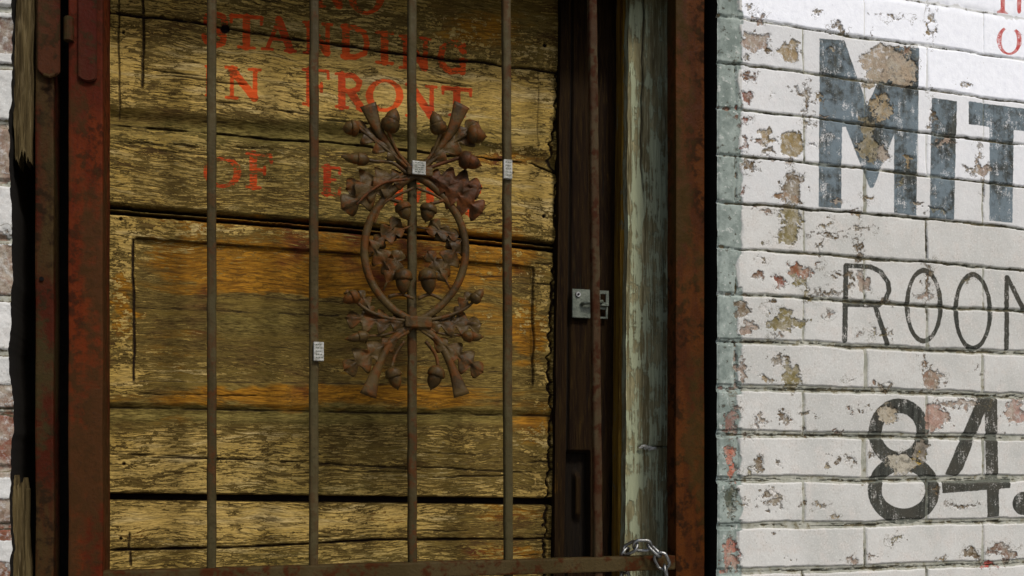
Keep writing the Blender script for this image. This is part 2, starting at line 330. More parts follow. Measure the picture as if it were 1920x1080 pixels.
# ================================================================ ground
def slab(name, lo, hi, mat, label):
    o = box(name, lo, hi, mat, None, .004); tag(o, label, 'ground', kind='structure')
PAVE = mat_plain('pavement_concrete', (.28, .27, .25), (.36, .35, .33), 8, .85)
ROAD = mat_plain('asphalt', (.045, .045, .047), (.06, .06, .06), 30, .9)
slab('pavement', (-60, -2.6, -.2), (60, .9, 0), PAVE, 'pale concrete pavement along the brick front')
slab('road', (-60, -60, -.3), (60, -2.6, -.13), ROAD, 'dark asphalt street beside the pavement')
# ================================================================ right brick wall with painted writing
CH = (86.7/F*D/(CT-(1389-960)/F*ST))                # course height
Z0 = toZ(1389, 33); JA, JB = toX(1507), toX(1738); BL = JB-JA; JE = toX(1622)
def courses(X, Z, z0, ja, je, bl, s=0):
    wob = fbm(X*7, Z*7, 3, 11+s)*.006+fbm(X*45, Z*45, 3, 13+s)*.0035
    k = (z0-Z+wob)/CH; i = np.floor(k); fz = (k-i)*CH; dz = np.minimum(fz, CH-fz)          # i = 0: the course under line 0
    odd = np.mod(i, 2) == 1; x0 = np.where(odd, je, ja)
    wx = X+fbm(X*40, Z*40, 3, 17+s)*.004; q = (wx-x0)/bl; fx = (q-np.floor(q))*bl; dx = np.minimum(fx, bl-fx)
    return i, np.floor(q), dz, dx, fz
xl, xr = toX(1347), toX(1962)
xs = np.arange(xl, xr, .0013)
ext = []
k0 = math.ceil((xr-JA)/(BL/2))
for k in range(k0, k0+17):
    c = JA+k*BL/2; ext += [c-.010, c-.004, c, c+.004, c+.010, c+BL/6, c+BL/3]
xs = np.concatenate([xs, [v for v in ext if v > xr+.002]])
zt, zb = toZ(1389, -25), toZ(1389, 1105)
zs = np.arange(zb, zt, .0013); up, dn = [], []
for k in range(-18, 45):
    c = Z0-k*CH
    for v in (c-.012, c-.004, c, c+.004, c+.012, c+CH*.5):
        if v > zt+.002 and v < 3.3: up.append(v)
        if 0 < v < zb-.002: dn.append(v)
zs = np.concatenate([[0], sorted(dn), zs, sorted(up)])
X, Z = np.meshgrid(xs, zs); px, py = topx(X, Z, 0.)
ci, bi, dz, dx, fz = courses(X, Z, Z0, JA, JE, BL)
jd = np.minimum(dz, dx)
# joints: wide in the lower courses, hairline and painted over in the upper ones
low = sstep(py, 420, 820); hw = .0021+.0036*low+fbm(X*14, Z*14, 3, 5)*.003
hv = .0006+.002*low+.0022*(hsh(ci, bi, 3) > .6)+fbm(X*20, Z*20, 2, 6)*.003
joint = np.maximum(sstep(hw-dz, -.0010, .0010), sstep(hv-dx, -.001, .001))
crack = np.maximum(sstep(.0013-.0003*low+fbm(X*9, Z*9, 3, 8)*.0030+fbm(X*60, Z*60, 3, 88)*.0022-np.minimum(CH-fz+0*fz, np.abs(fz-hw*.3)), -.0005, .0009), .0)
vcrk = sstep(.0002+fbm(X*30, Z*18, 3, 28)*.0042-np.abs(dx-.0008), -.0004, .0007)*.9
fr = np.where((ci < .5), 1., 0.)
crack = np.maximum(crack*(1-.35*fr), vcrk*(1-.6*fr))
depth = .0026*np.maximum(sstep(hw+.0006-dz, -.0008, .0007), .6*sstep(hv+.0006-dx, -.0008, .0007))
depth = depth*(.55+.45*low)+.0022*sstep(crack, .2, .8)
depth += -fbm(X*5, Z*8, 2, 21)*.0012-fbm(X*70, Z*70, 4, 22)*.0007 + (hsh(ci, bi, 9)-.5)*.0012
# writing
INK = {}
INK['m'] = (poly(px, py, [(1537, 72), (1584, 75), (1626, 198), (1676, 86), (1724, 90), (1718, 404), (1676, 399), (1677, 250), (1638, 352), (1631, 352), (1586, 238), (1579, 238), (1577, 391), (1535, 388)]), 'navy letter M, the tallest on the wall, half worn away', 0)
INK['i'] = (poly(px, py, [(1747, 183), (1794, 190), (1789, 412), (1743, 408)]), 'narrow navy letter I beside the big M', 0)
INK['t'] = (np.maximum(poly(px, py, [(1816, 190), (1958, 208), (1958, 250), (1816, 233)]), poly(px, py, [(1856, 200), (1902, 204), (1898, 418), (1855, 414)])), 'navy letter T right of the I', 0)
INK['r'] = (np.maximum.reduce([pline(px, py, [(1586, 499), (1584, 638)], 5), pline(px, py, [(1586, 498), (1632, 500), (1652, 510), (1665, 530), (1667, 545), (1660, 563), (1648, 572), (1590, 571)], 4.6), pline(px, py, [(1642, 576), (1664, 645)], 4.6)]), 'thin black letter R at the start of its word', 1)
INK['o'] = (ring(px, py, 1732, 573, 31, 66, 4.6, 5), 'thin black letter O next to the R', 1)
INK['o2'] = (ring(px, py, 1824, 584, 32, 69, 4.6, 5), 'thin black letter O second from the R', 1)
INK['m2'] = (np.maximum.reduce([pline(px, py, [(1888, 520), (1887, 653)], 4.4), pline(px, py, [(1889, 520), (1927, 595), (1965, 530), (1967, 660)], 4.4)]), 'thin black letter M at the edge of the photo', 1)
INK['8'] = (np.maximum(ring(px, py, 1686, 811, 45, 50, 12.5, 14), ring(px, py, 1694, 918, 54, 50, 13, 15)), 'thick black figure 8 with a peeled patch at its waist', 1)
INK['4'] = (np.maximum.reduce([poly(px, py, [(1836, 742), (1858, 745), (1806, 878), (1795, 893), (1772, 890)]), poly(px, py, [(1846, 745), (1870, 738), (1873, 968), (1851, 970)]), poly(px, py, [(1766, 903), (1896, 897), (1894, 915), (1766, 925)])]), 'thick black figure 4', 1)
INK['dot'] = (blob(px, py, 1918, 944, 20, 22), 'round black full stop after the 4', 1)
INK['ti'] = (np.maximum.reduce([pline(px, py, [(1880, -60), (1880, 20)], 4), pline(px, py, [(1871, 22), (1889, 24)], 1.6), pline(px, py, [(1911, -60), (1911, 22)], 4), pline(px, py, [(1903, 24), (1920, 26)], 1.6)]), 'foot of faded red serif letters at the top edge', 2)
INK['or'] = (ring(px, py, 1892, 76, 19, 25, 4.5, 2), 'small faded red letter O', 2)
ink = np.full(px.shape, -20.); icol = np.zeros(px.shape+(3,)); ids = np.zeros((X.shape[0]-1, X.shape[1]-1), int)
wallR = empty('brick_wall', (toX(1500), 0, 0), 'white painted brick wall with large dark lettering right of the door', 'wall')
specs = {0: ('brick_face', BRICK, wallR, None)}
for n_, (k, (f, lab, kind)) in enumerate(INK.items()):
    if k == 'dot': f = np.minimum(f, 8)
    ink = np.maximum(ink, f); s = f > -3
    icol[s] = ((.14, .18, .205), (.045, .042, .032), (.5, .10, .10))[kind]
    fc = (f[:-1, :-1]+f[1:, 1:])/2 > -.8; ids[fc] = n_+1
    specs[n_+1] = ('painted_letter', BRICK, wallR, lab)
# red letters are carried by the icol tint: keep a separate coverage so the dark ink is not used there
redk = np.maximum(INK['ti'][0], INK['or'][0])
# peeled patches: x, y, rx, ry, colour
TN, RB, PK, OL, BRN, GY, YL, DG, SR = (.34, .25, .14), (.22, .06, .04), (.36, .27, .22), (.22, .18, .075), (.13, .08, .04), (.33, .31, .25), (.55, .36, .05), (.07, .085, .065), (.50, .15, .10)
BL_ = [(1418, 80, 24, 20, PK), (1482, 98, 17, 20, TN), (1660, 118, 46, 34, (.40, .32, .24)), (1640, 150, 18, 16, (.36, .30, .22)), (1690, 135, 36, 26, (.40, .31, .22)), (1655, 205, 20, 26, TN), (1513, 190, 8, 32, BRN), (1395, 182, 9, 12, RB), (1390, 222, 8, 9, RB),
 (1435, 258, 17, 15, TN), (1484, 268, 23, 26, (.30, .22, .10)), (1437, 285, 11, 7, BRN), (1391, 270, 6, 11, RB), (1400, 312, 15, 7, BRN), (1487, 352, 20, 30, BRN), (1478, 370, 20, 14, (.26, .15, .08)), (1392, 365, 6, 9, RB), (1628, 262, 15, 40, (.24, .20, .12)), (1650, 285, 12, 18, (.32, .25, .2)), (1485, 412, 20, 30, OL), (1468, 398, 14, 8, OL),
 (1480, 438, 15, 22, OL), (1500, 505, 22, 13, (.30, .11, .06)), (1463, 527, 11, 13, RB), (1500, 525, 14, 9, OL), (1514, 548, 5, 20, OL), (1470, 604, 33, 14, OL), (1474, 596, 16, 16, OL), (1500, 607, 16, 7, OL), (1388, 580, 13, 15, BRN), (1405, 613, 12, 9, PK),
 (1484, 705, 18, 28, OL), (1460, 674, 12, 6, BRN), (1474, 690, 9, 9, OL), (1620, 530, 13, 22, PK), (1741, 530, 5, 28, BRN), (1748, 714, 17, 22, (.28, .18, .13)), (1735, 680, 6, 18, (.26, .17, .11)), (1390, 700, 6, 24, PK), (1738, 553, 14, 5, PK),
 (1755, 785, 24, 26, (.42, .27, .22)), (1800, 757, 34, 6, PK), (1905, 772, 24, 22, (.42, .27, .23)), (1666, 775, 22, 17, (.44, .37, .27)), (1688, 865, 26, 20, (.45, .41, .33)), (1714, 862, 7, 11, YL), (1727, 850, 12, 24, (.2, .17, .14)), (1800, 950, 24, 6, BRN), (1450, 945, 24, 6, BRN), (1430, 930, 6, 5, BRN), (1503, 940, 5, 6, BRN),
 (1466, 783, 9, 8, BRN), (1516, 772, 11, 4, BRN), (1566, 862, 7, 8, BRN), (1592, 862, 9, 5, BRN), (1420, 870, 9, 12, BRN), (1872, 1030, 26, 10, (.2, .11, .08)), (1890, 1040, 12, 14, (.2, .11, .08)), (1822, 1040, 14, 7, BRN), (1857, 1060, 13, 5, (.6, .10, .09)), (1373, 865, 8, 30, SR), (1376, 785, 9, 30, (.26, .15, .13)), (1371, 937, 11, 34, DG), (1372, 1040, 12, 36, (.40, .16, .12)), (1747, 215, 4, 22, BRN), (1770, 265, 20, 6, PK), (1842, 322, 14, 12, PK), (1552, 95, 5, 4, TN), (1705, 300, 8, 10, TN), (1762, 395, 16, 5, DG), (1836, 310, 6, 28, (.35, .27, .2)), (1742, 45, 5, 22, TN), (1672, 30, 16, 3, TN), (1552, 440, 22, 3, BRN), (1604, 430, 22, 3, BRN), (1610, 470, 4, 24, BRN), (1540, 460, 3, 18, BRN), (1575, 520, 22, 3, BRN), (1555, 545, 20, 3, BRN), (1520, 30, 3, 3, BRN)]
rc_ = random.Random(77)
for k in range(95):
    x = 1392+abs(rc_.gauss(0, 1))*210; y = rc_.uniform(200, 1080) if rc_.random() < .85 else rc_.uniform(0, 200); q = rc_.uniform(2.2, 5.5)
    if x < 1960: BL_.append((x, y, q*rc_.uniform(.8, 2.6), q, rc_.choice([BRN, BRN, OL, PK, TN, (.24, .12, .08)])))
peel = np.full(px.shape, -25.); pcol = np.tile(np.array((.25, .2, .12)), px.shape+(1,))
wpx = px+fbm(px/16, py/16, 5, 31, .7)*44; wpy = py+fbm(px/16, py/16, 5, 35, .7)*40
for x, y, rx, ry, cc in BL_:
    b = blob(wpx, wpy, x, y, rx*.98, ry*.98); s = b > peel; peel[s] = b[s]; pcol[s] = cc
out = (px > 1975) | (py < -40) | (py > 1110)
rnd = (fbm(X*11, Z*11, 5, 77)-.23)*90; peel = np.where(out, rnd, peel)
# chips along joints near the corner
peel = np.maximum(peel, sstep(fbm(X*48, Z*48, 4, 41), .07, .26)*(.4+1.2*np.exp(-(px-1386)/90.))*30*np.exp(-jd/.004)*(px < 1980)-25)
strip = (1386+fbm(X*0+3, Z*30, 3, 51)*22-px)*.5; strip = np.clip(strip, -15, 15)
strip = np.where((dz < .010+fbm(X*20, Z*20, 2, 61)*.006), np.clip((1392-px)*.5, -15, 15), strip)
depth += .0018*sstep(strip, -1, 1)+.0016*sstep(peel, -1, 2)
depth += .003*sstep(px, 1352+fbm(X*0+1, Z*50, 4, 63)*12, 1345)
whiter = np.where(ci < -.5, 1., np.where(ci < .5, np.where(px > 1722, 1., .35), np.where(ci < 2.5, np.where(px > 1722, .55, .32), np.where(ci < 3.5, .25, 0.))))  # whiter, bluer colour in the upper courses, strongest at the right
whiter = np.where(px < 1390, 0, whiter)
joint = joint*(px > 1386)
grid_parts(np.stack([X, depth, Z], -1), ids, specs, dict(joint=joint, crack=crack*(px > 1362+fbm(X*0+2, Z*40, 3, 66)*30), ink=ink, redm=(redk > -4).astype(float), tone=hsh(ci, bi, 91)*np.clip(hsh(ci, bi, 92)*1.6-.5, 0, 1), grime=np.exp(-jd/.0055)*(.75+fbm(X*18, Z*18, 3, 93)*1.4), peel=peel, strip=strip, whiter=whiter), dict(pcol=pcol, icol=icol), back=.42, reveal_shade=slice(0, 2))
# ================================================================ left brick wall (bare and flaking) with an unseen beam that shades the door
wallL = empty('brick_wall', (toX(-400), 0, 0), 'flaking red and white brick wall left of the iron gate post', 'wall')
xe = toX(21); xs = np.concatenate([np.arange(-2.0, toX(-60), .012), np.arange(toX(-60), xe, .0013)])
zt, zb = toZ(0, -25), toZ(0, 1105); zs = np.concatenate([np.arange(0, zb, .012), np.arange(zb, zt, .0016), np.arange(zt, 3.3, .012)])
X, Z = np.meshgrid(xs, zs); px, py = topx(X, Z, 0.)
ci, bi, dz, dx, fz = courses(X, Z, toZ(10, 232), xe-.10, xe-.21, BL, 70); jd = np.minimum(dz, dx)
hw = .004+fbm(X*20, Z*20, 3, 75)*.004
joint = sstep(hw-jd, -.001, .001); crack = sstep(.0012+fbm(X*12, Z*12, 3, 78)*.004-np.abs(dz-hw), -.0005, .0009)
h = hsh(ci, bi, 33)[..., None]; pcol = np.where(h < .35, np.array((.19, .065, .04)), np.where(h < .7, np.array((.15, .085, .07)), np.array((.25, .17, .13))))
peel = (fbm(X*14, Z*14, 5, 81)+.30*(hsh(ci, bi, 35)-.45)+.22*fbm(X*70, Z*70, 3, 83))*60
for y0, y1, v in ((-40, 28, -14), (32, 98, 14), (98, 228, -7), (238, 340, 10), (345, 460, -14), (470, 555, 14), (560, 720, -12), (725, 800, 2), (820, 895, 14), (900, 930, -12), (935, 1010, 12), (1015, 1050, -14)):
    peel += v*1.3*sstep(py, y0-6, y0+6)*sstep(py, y1+6, y1-6)*(px > -50)
depth = .004*sstep(hw+.001-jd, -.0015, .0015)-fbm(X*8, Z*8, 4, 85)*.006-fbm(X*60, Z*60, 4, 86)*.004+.002*sstep(peel, -2, 3)
Xd = X+np.where(px > 5, fbm(Z*8, Z*0, 4, 88)*.016*sstep(px, 5, 21)+fbm(Z*60, Z*0, 3, 89)*.004*sstep(px, 5, 21), 0)
zero = X*0
grid_parts(np.stack([Xd, depth, Z], -1), np.zeros((X.shape[0]-1, X.shape[1]-1), int), {0: ('brick_face', BRICK, wallL, None)},
           dict(joint=joint, crack=crack, redm=zero, tone=hsh(ci, bi, 91), grime=np.exp(-jd/.008), ink=zero-20, peel=peel, strip=zero-15, whiter=zero+.1), dict(pcol=pcol, icol=pcol), back=.42, reveal_shade=slice(-2, None))
box('unseen_lintel', (xe-.15, .002, 2.30), (toX(1347)+.15, .40, 2.50), PAVE, wallL)  # unseen beam over the opening, set low to shade the door
box('wall_core', (-2.0, .43, 0), (3.0, .60, 3.3), PAVE, wallL)
# ================================================================ door
YD = .155
door = empty('door', PT(600, 1080, YD)*1., 'old wooden door with peeling tan paint and red serif lettering behind the bars', 'door'); door.location.z = 0
zt, zb = toZ(600, -60, YD), toZ(600, 1125, YD)
zs = np.concatenate([np.linspace(.02, zb, 60)[:-1], np.arange(zb, zt, .00145), np.linspace(zt, 2.285, 12)[1:]])
pyz = np.array([topx(toX(640, YD), z, YD)[1] for z in zs])
xL = np.interp(pyz, [-80, 0, 230, 1080], [209, 208, 205, 202]); xR = np.interp(pyz, [-80, 0, 200, 480, 800, 1080], [1066, 1064, 1056, 1047, 1037, 1032])
nx = 600; t = np.linspace(0, 1, nx)[None, :]
X = toX(xL, YD)[:, None]*(1-t)+toX(xR, YD)[:, None]*t; Z = np.repeat(zs[:, None], nx, 1); px, py = topx(X, Z, YD)
def ln(pts): return np.interp(px, [p[0] for p in pts], [p[1] for p in pts])
jit = fbm(px/60, py/300, 4, 101)*7; jf = fbm(px/12, py/60, 3, 102)*3
L0 = ln([(205, 22), (390, 45), (600, 80), (780, 103), (1050, 135)])+jit; L1 = ln([(205, 230), (600, 262), (800, 282), (1000, 303), (1050, 325)])+jit
L2 = ln([(205, 390), (600, 421), (1000, 457), (1050, 463)])+jf*.6; L3 = ln([(205, 768), (1050, 784)])+jf*.5
L4 = ln([(205, 931), (1050, 941)])+jf*.4; L5 = ln([(205, 1032), (480, 1025), (700, 1012), (1050, 1010)])+jit*.5
dep = np.zeros(px.shape); crk = np.zeros(px.shape)
def groove(L, hwid, d, dark=1., soft=1.5, top=None):
    global dep, crk
    m = sstep(hwid-np.abs(py-L), -soft, soft); dep = np.maximum(dep, d*m); crk = np.maximum(crk, dark*m)
groove(L0, 2.2+fbm(px/40, py*0, 3, 5)*3, .006); groove(L0+26+jf*2, .4+fbm(px/50, py*0, 3, 6)*3, .002, .8)
dep = np.maximum(dep, .009*sstep(26-np.abs(py-(L1-8)), 0, 24)); groove(L1+2, 1.8+fbm(px/30, py*0, 3, 7)*4, .012, .95)
groove(L2-3, 3.2, .016); groove(L2+7, 3.4, .016); dep = np.maximum(dep, .006*sstep(14-np.abs(py-L2-2), 0, 8))
dep = np.maximum(dep, .005*sstep(16-np.abs(py-L3), 0, 12)); groove(L3-4, 1.5+fbm(px/40, py*0, 3, 9)*3, .007, .85)
groove(L4, 6.5, .018); groove(L0+1, 1., .006); groove(L5, 1.9+fbm(px/40, py*0, 3, 10)*4, .006)
def vgroove(x0, y0, y1, hwid, d, dark=1.):
    global dep, crk
    xx = x0+fbm(py/40, py*0+x0, 3, 12)*5
    m = sstep(hwid-np.abs(px-xx), -1.2, 1.2)*sstep(py, y0-4, y0+4)*sstep(py, y1+4, y1-4); dep = np.maximum(dep, d*m); crk = np.maximum(crk, dark*m)
vgroove(223, -80, 222, 1.3, .004, .85); vgroove(268, -80, 165, 2.2, .005, .9); vgroove(250, 448, 716, 2.2, .006); vgroove(1000, 500, 722, 1.4, .004, .7); vgroove(1008, 120, 300, .8, .002, .6); vgroove(241, 1000, 1032, 1.8, .004, .9); vgroove(245, 1032, 1062, 2.2, .004, .9)
pt_ = ln([(250, 446), (1000, 500)]); pb = ln([(250, 714), (600, 718), (1000, 728)]); inp = (px > 250) & (px < 1000)
pan = sstep(px, 249, 256)*sstep(px, 1002, 995)*sstep(py-pt_, -3, 3)*sstep(pb-py, -3, 3)
dep = dep+.006*pan; dep -= .003*np.exp(-(np.minimum(np.abs(py-pt_+9), np.abs(py-pb-9))/7)**2)*(px > 245)*(px < 1005)
hole = np.maximum.reduce([sstep(blob(px, py, x, y, r, r), -.5, .8) for x, y, r in ((422, 53, 9), (232, 870, 3), (1022, 84, 4), (226, 1010, 3), (226, 410, 3), (1020, 405, 3.5), (231, 60, 3), (1018, 985, 3))]); dep = dep+.004*hole; crk = np.maximum(crk, hole)
for Lk, a, b in ((pb, 250, 1000), (ln([(250, 575), (600, 590), (1000, 606)])+jf, 250, 640), (ln([(205, 851), (1050, 888)])+jit, 205, 1000), (pt_, 250, 1000)):
    m = sstep(1.0+fbm(px/30, py*0, 3, 15)*2.5-np.abs(py-Lk), -.8, .8)*sstep(px, a, a+6)*sstep(px, b, b-6); dep = np.maximum(dep, .003*m+.004*pan); crk = np.maximum(crk, .85*m)
# ragged crack on the right side
xc = np.interp(py, [100, 140, 240, 300, 330, 480, 560, 720, 780, 1080], [1060, 1046, 1040, 1030, 1046, 1040, 1036, 1028, 1034, 1018])+fbm(py/14, py*0, 4, 16)*16
m = sstep(2.4+fbm(py/18, px/18, 3, 17)*6-np.abs(px-xc), -1, 1)*sstep(py, 60, 120); dep = np.maximum(dep, .006*m); crk = np.maximum(crk, m*.95)
# long splits in the grain
for k in range(46):
    r = random.Random(500+k); x0, y0 = r.uniform(205, 1000), r.choice([r.uniform(-30, 380), r.uniform(790, 1060), r.uniform(110, 340), r.uniform(450, 760)])
    Lg = r.uniform(40, 190); sl = (HY-y0)/6300
    yy = y0+(px-x0)*sl+fbm(px/35, px*0+k, 3, 18)*6
    m = sstep(r.uniform(.5, 1.2)*np.clip(1-np.abs(px-x0-Lg/2)/(Lg/2), 0, 1)**.5*1.6-np.abs(py-yy), -.7, .9); dep = np.maximum(dep, .0025*m); crk = np.maximum(crk, .85*m)
dep += -fbm(px/40, py/7, 4, 91)*.0010-fbm(px/20, py/2.6, 3, 93)*.0012-fbm(px/200, py/90, 2, 95)*.002
def fld(base, bl, sc=1.):
    f = np.full(px.shape, float(base)); wx = px+fbm(px/25, py/12, 4, 111)*50; wy = py+fbm(px/40, py/12, 4, 113)*26
    for x, y, rx, ry, v in bl: f += (v-base)*np.clip(1.35-np.hypot((wx-x)/rx, (wy-y)/ry), 0, 1)**.8
    return f
dens = fld(.54, [(900, 40, 110, 60, .36), (1020, 50, 50, 60, .5), (560, 150, 240, 60, .78), (800, 190, 160, 60, .76), (960, 210, 90, 70, .98), (940, 350, 110, 60, .86), (235, 130, 26, 60, .90), (380, 320, 200, 40, .52), (700, 320, 160, 40, .50), (300, 250, 80, 14, .9), (330, 350, 90, 20, .5),
                 (640, 520, 400, 80, .26), (640, 620, 420, 90, .33), (900, 640, 110, 90, .44), (230, 520, 26, 120, .58), (640, 740, 420, 30, .14), (420, 425, 200, 16, .56), (230, 720, 40, 24, .8), (960, 520, 60, 40, .5), (950, 660, 60, 60, .35), (1020, 600, 26, 160, .62),
                 (420, 870, 240, 50, .66), (480, 800, 150, 20, .5), (750, 860, 240, 50, .46), (970, 860, 70, 50, .40), (400, 975, 220, 30, .86), (700, 975, 160, 24, .72), (900, 1000, 160, 40, .42), (500, 1050, 300, 20, .56), (250, 790, 60, 20, .3)])
# boards edges lose their paint
for L, wd in ((L1-8, 34), (L3, 26), (L2, 16)): dens -= .30*sstep(wd-np.abs(py-L), 0, wd*.8)
dens = np.where(px < 250, dens+.05, dens)
orange = fld(.0, [(700, 480, 320, 60, 1.), (360, 500, 110, 60, .8), (850, 470, 120, 50, .8), (620, 530, 190, 30, 1.), (230, 570, 24, 60, .9), (600, 745, 420, 22, .9), (330, 640, 110, 60, .45), (900, 590, 160, 60, .5), (720, 690, 200, 40, .5), (710, 972, 60, 14, 1.1), (260, 1000, 40, 16, .8), (950, 1040, 90, 24, .9), (960, 960, 80, 20, .8), (900, 60, 110, 50, .7), (940, 300, 90, 16, .8), (990, 640, 30, 60, .8), (400, 415, 220, 12, .7), (1000, 800, 50, 40, .6), (330, 790, 60, 14, .5), (960, 400, 60, 12, .4)])
green = fld(.10, [(600, 250, 460, 30, 1.), (700, 400, 200, 26, .6), (600, 780, 440, 22, 1.), (560, 330, 200, 40, .5), (400, 655, 120, 50, .4), (600, 880, 300, 40, .35), (600, 1050, 340, 26, .55), (600, 60, 240, 30, .4), (580, 600, 200, 30, .6), (600, 920, 200, 12, .6), (680, 440, 100, 16, .8)])
flake = fld(.15, [(960, 200, 110, 130, 1.), (235, 120, 30, 80, 1.), (230, 560, 30, 150, 1.), (960, 580, 100, 140, .8), (1020, 600, 40, 300, .9), (850, 60, 120, 50, .8), (960, 860, 90, 60, .4), (700, 690, 200, 50, .4), (420, 425, 200, 16, .6)])
pale = fld(.12, [(330, 320, 160, 60, .9), (560, 320, 200, 50, .7), (900, 860, 150, 60, .6), (540, 1015, 300, 14, 1.), (500, 860, 300, 60, .4), (950, 360, 60, 40, .6), (680, 380, 60, 30, .6)])
# red serif writing
def glyph(ch, x0, x1, y0, y1, T=7.2, t_=3.0, sh=.13):
    W_ = x1-x0
    def q(a, b): return (x0+a*W_, y0+b*(y1-y0)+a*W_*sh)
    def st_(a, b, w): return seg(px, py, q(*a), q(*b), w)
    fs = {
     'I': lambda: [st_((.5, .06), (.5, .94), T), st_((.1, .03), (.9, .03), t_), st_((.1, .97), (.9, .97), t_)],
     'T': lambda: [st_((.5, .1), (.5, .95), T), st_((.02, .08), (.98, .08), 4.), st_((.03, .05), (.03, .26), t_), st_((.97, .05), (.97, .26), t_), st_((.25, .97), (.75, .97), t_)],
     'N': lambda: [st_((.17, .05), (.17, .95), t_+1), st_((.85, .05), (.85, .9), t_+1.4), st_((.17, .08), (.83, .92), T), st_((.0, .03), (.3, .03), t_), st_((.68, .03), (1., .03), t_), st_((.0, .97), (.32, .97), t_)],
     'A': lambda: [st_((.5, .05), (.15, .95), t_+1), st_((.5, .06), (.85, .95), T), st_((.25, .65), (.75, .65), t_), st_((0, .98), (.3, .98), t_), st_((.68, .98), (1, .98), t_)],
     'S': lambda: [pline(px, py, [q(*a) for a in ((.88, .28), (.8, .1), (.5, .02), (.2, .12), (.18, .3), (.5, .48), (.82, .68), (.8, .88), (.5, .98), (.2, .9), (.1, .72))], T-1.4)],
     'R': lambda: [st_((.2, .05), (.2, .95), T), pline(px, py, [q(*a) for a in ((.2, .05), (.6, .05), (.82, .2), (.75, .42), (.5, .5), (.2, .5))], T-2), st_((.5, .52), (.9, .96), T), st_((0, .97), (.4, .97), t_), st_((0, .03), (.3, .03), t_), st_((.75, .98), (1, .98), t_)],
     'F': lambda: [st_((.28, .05), (.28, .95), T), st_((.05, .05), (.9, .05), 3), st_((.9, .05), (.92, .24), t_), st_((.3, .48), (.68, .48), t_+.6), st_((.68, .38), (.68, .6), t_), st_((.05, .97), (.52, .97), t_)],
     'E': lambda: [st_((.28, .05), (.28, .95), T), st_((.05, .05), (.9, .05), 3), st_((.9, .05), (.92, .24), t_), st_((.3, .48), (.68, .48), t_), st_((.05, .97), (.9, .97), 3), st_((.92, .75), (.9, .97), t_)],
     'D': lambda: [st_((.2, .05), (.2, .95), T), pline(px, py, [q(*a) for a in ((.1, .05), (.5, .05), (.82, .2), (.9, .5), (.82, .8), (.5, .95), (.1, .95))], T-2)],
     'G': lambda: [pline(px, py, [q(*a) for a in ((.88, .28), (.7, .06), (.4, .04), (.14, .25), (.08, .5), (.14, .78), (.4, .97), (.75, .9), (.84, .8))], T-1.2), st_((.84, .58), (.84, .95), T-1), st_((.62, .56), (1, .56), t_), st_((.9, .05), (.9, .32), t_)],
     'O': lambda: [ring(px, py, (x0+x1)/2, (y0+y1)/2+W_*.5*sh, W_*.43, (y1-y0)*.46, T, t_+.4)],
    }
    return np.maximum.reduce(fs[ch]())
GL = [('N', 592, 645, -52, 12), ('O', 656, 718, -42, 24), ('S', 378, 428, 22, 84), ('T', 432, 492, 24, 88), ('A', 492, 554, 31, 92), ('N', 570, 622, 40, 100), ('D', 637, 694, 46, 108), ('I', 702, 740, 58, 118), ('N', 750, 806, 66, 128), ('G', 822, 876, 76, 134),
      ('I', 384, 404, 122, 180), ('N', 424, 488, 124, 184), ('F', 566, 620, 126, 196), ('R', 630, 684, 136, 202), ('O', 688, 754, 146, 206), ('N', 762, 818, 156, 218), ('T', 829, 884, 160, 216),
      ('O', 384, 450, 292, 348), ('F', 460, 513, 284, 352), ('E', 603, 640, 310, 364), ('D', 738, 790, 325, 384), ('I', 796, 816, 335, 392), ('T', 866, 900, 342, 402)]
orders = {'NO': 'top line', }
ink = np.full(px.shape, -20.); FC = []
for g in GL:
    f = glyph(*g, sh=.09); FC.append(f); ink = np.maximum(ink, f)
ids = np.zeros((px.shape[0]-1, px.shape[1]-1), int)
c_ = lambda a: a[:-1, :-1]
ids[:] = 0
ids[c_(py < L0)] = 0; ids[c_((py >= L0) & (py < L1))] = 1; ids[c_((py >= L1) & (py < L2+2))] = 2; ids[c_((py >= L2+2) & (py < L3))] = 3; ids[c_((py >= L3) & (py < L4))] = 4; ids[c_(py >= L4)] = 5; ids[c_((py >= L5))] = 6
ids[c_((pan > .5))] = 7
specs = {0: ('board', DOOR, door, None), 1: ('board', DOOR, door, 'board carrying the middle of the red writing'), 2: ('board', DOOR, door, 'streaky board above the orange panel'),
         3: ('frame_rail', DOOR, door, 'flaking frame round the orange panel'), 4: ('board', DOOR, door, 'rough grey tan board under the orange panel'), 5: ('board', DOOR, door, 'tan board under the black gap'), 6: ('board', DOOR, door, 'lowest board'), 7: ('panel', DOOR, door, 'orange stained recessed panel')}
LN = ['top line']*2+['second line']*8+['third line']*7+['last line']*6
for k, g in enumerate(GL):
    fc = c_(FC[k]) > -.8; ids[fc] = 20+k; specs[20+k] = ('painted_letter', DOOR, door, 'red serif letter %s in the %s' % (g[0], LN[k]))
flake = np.clip(flake, 0, 1); orange = np.clip(orange, 0, 1.2); green = np.clip(green, 0, 1)
grid_parts(np.stack([X, YD+dep, Z], -1), ids, specs, dict(dens=dens, orange=orange, green=green, flake=flake, pale=pale, ink=ink, crack=crk), back=YD+.045)
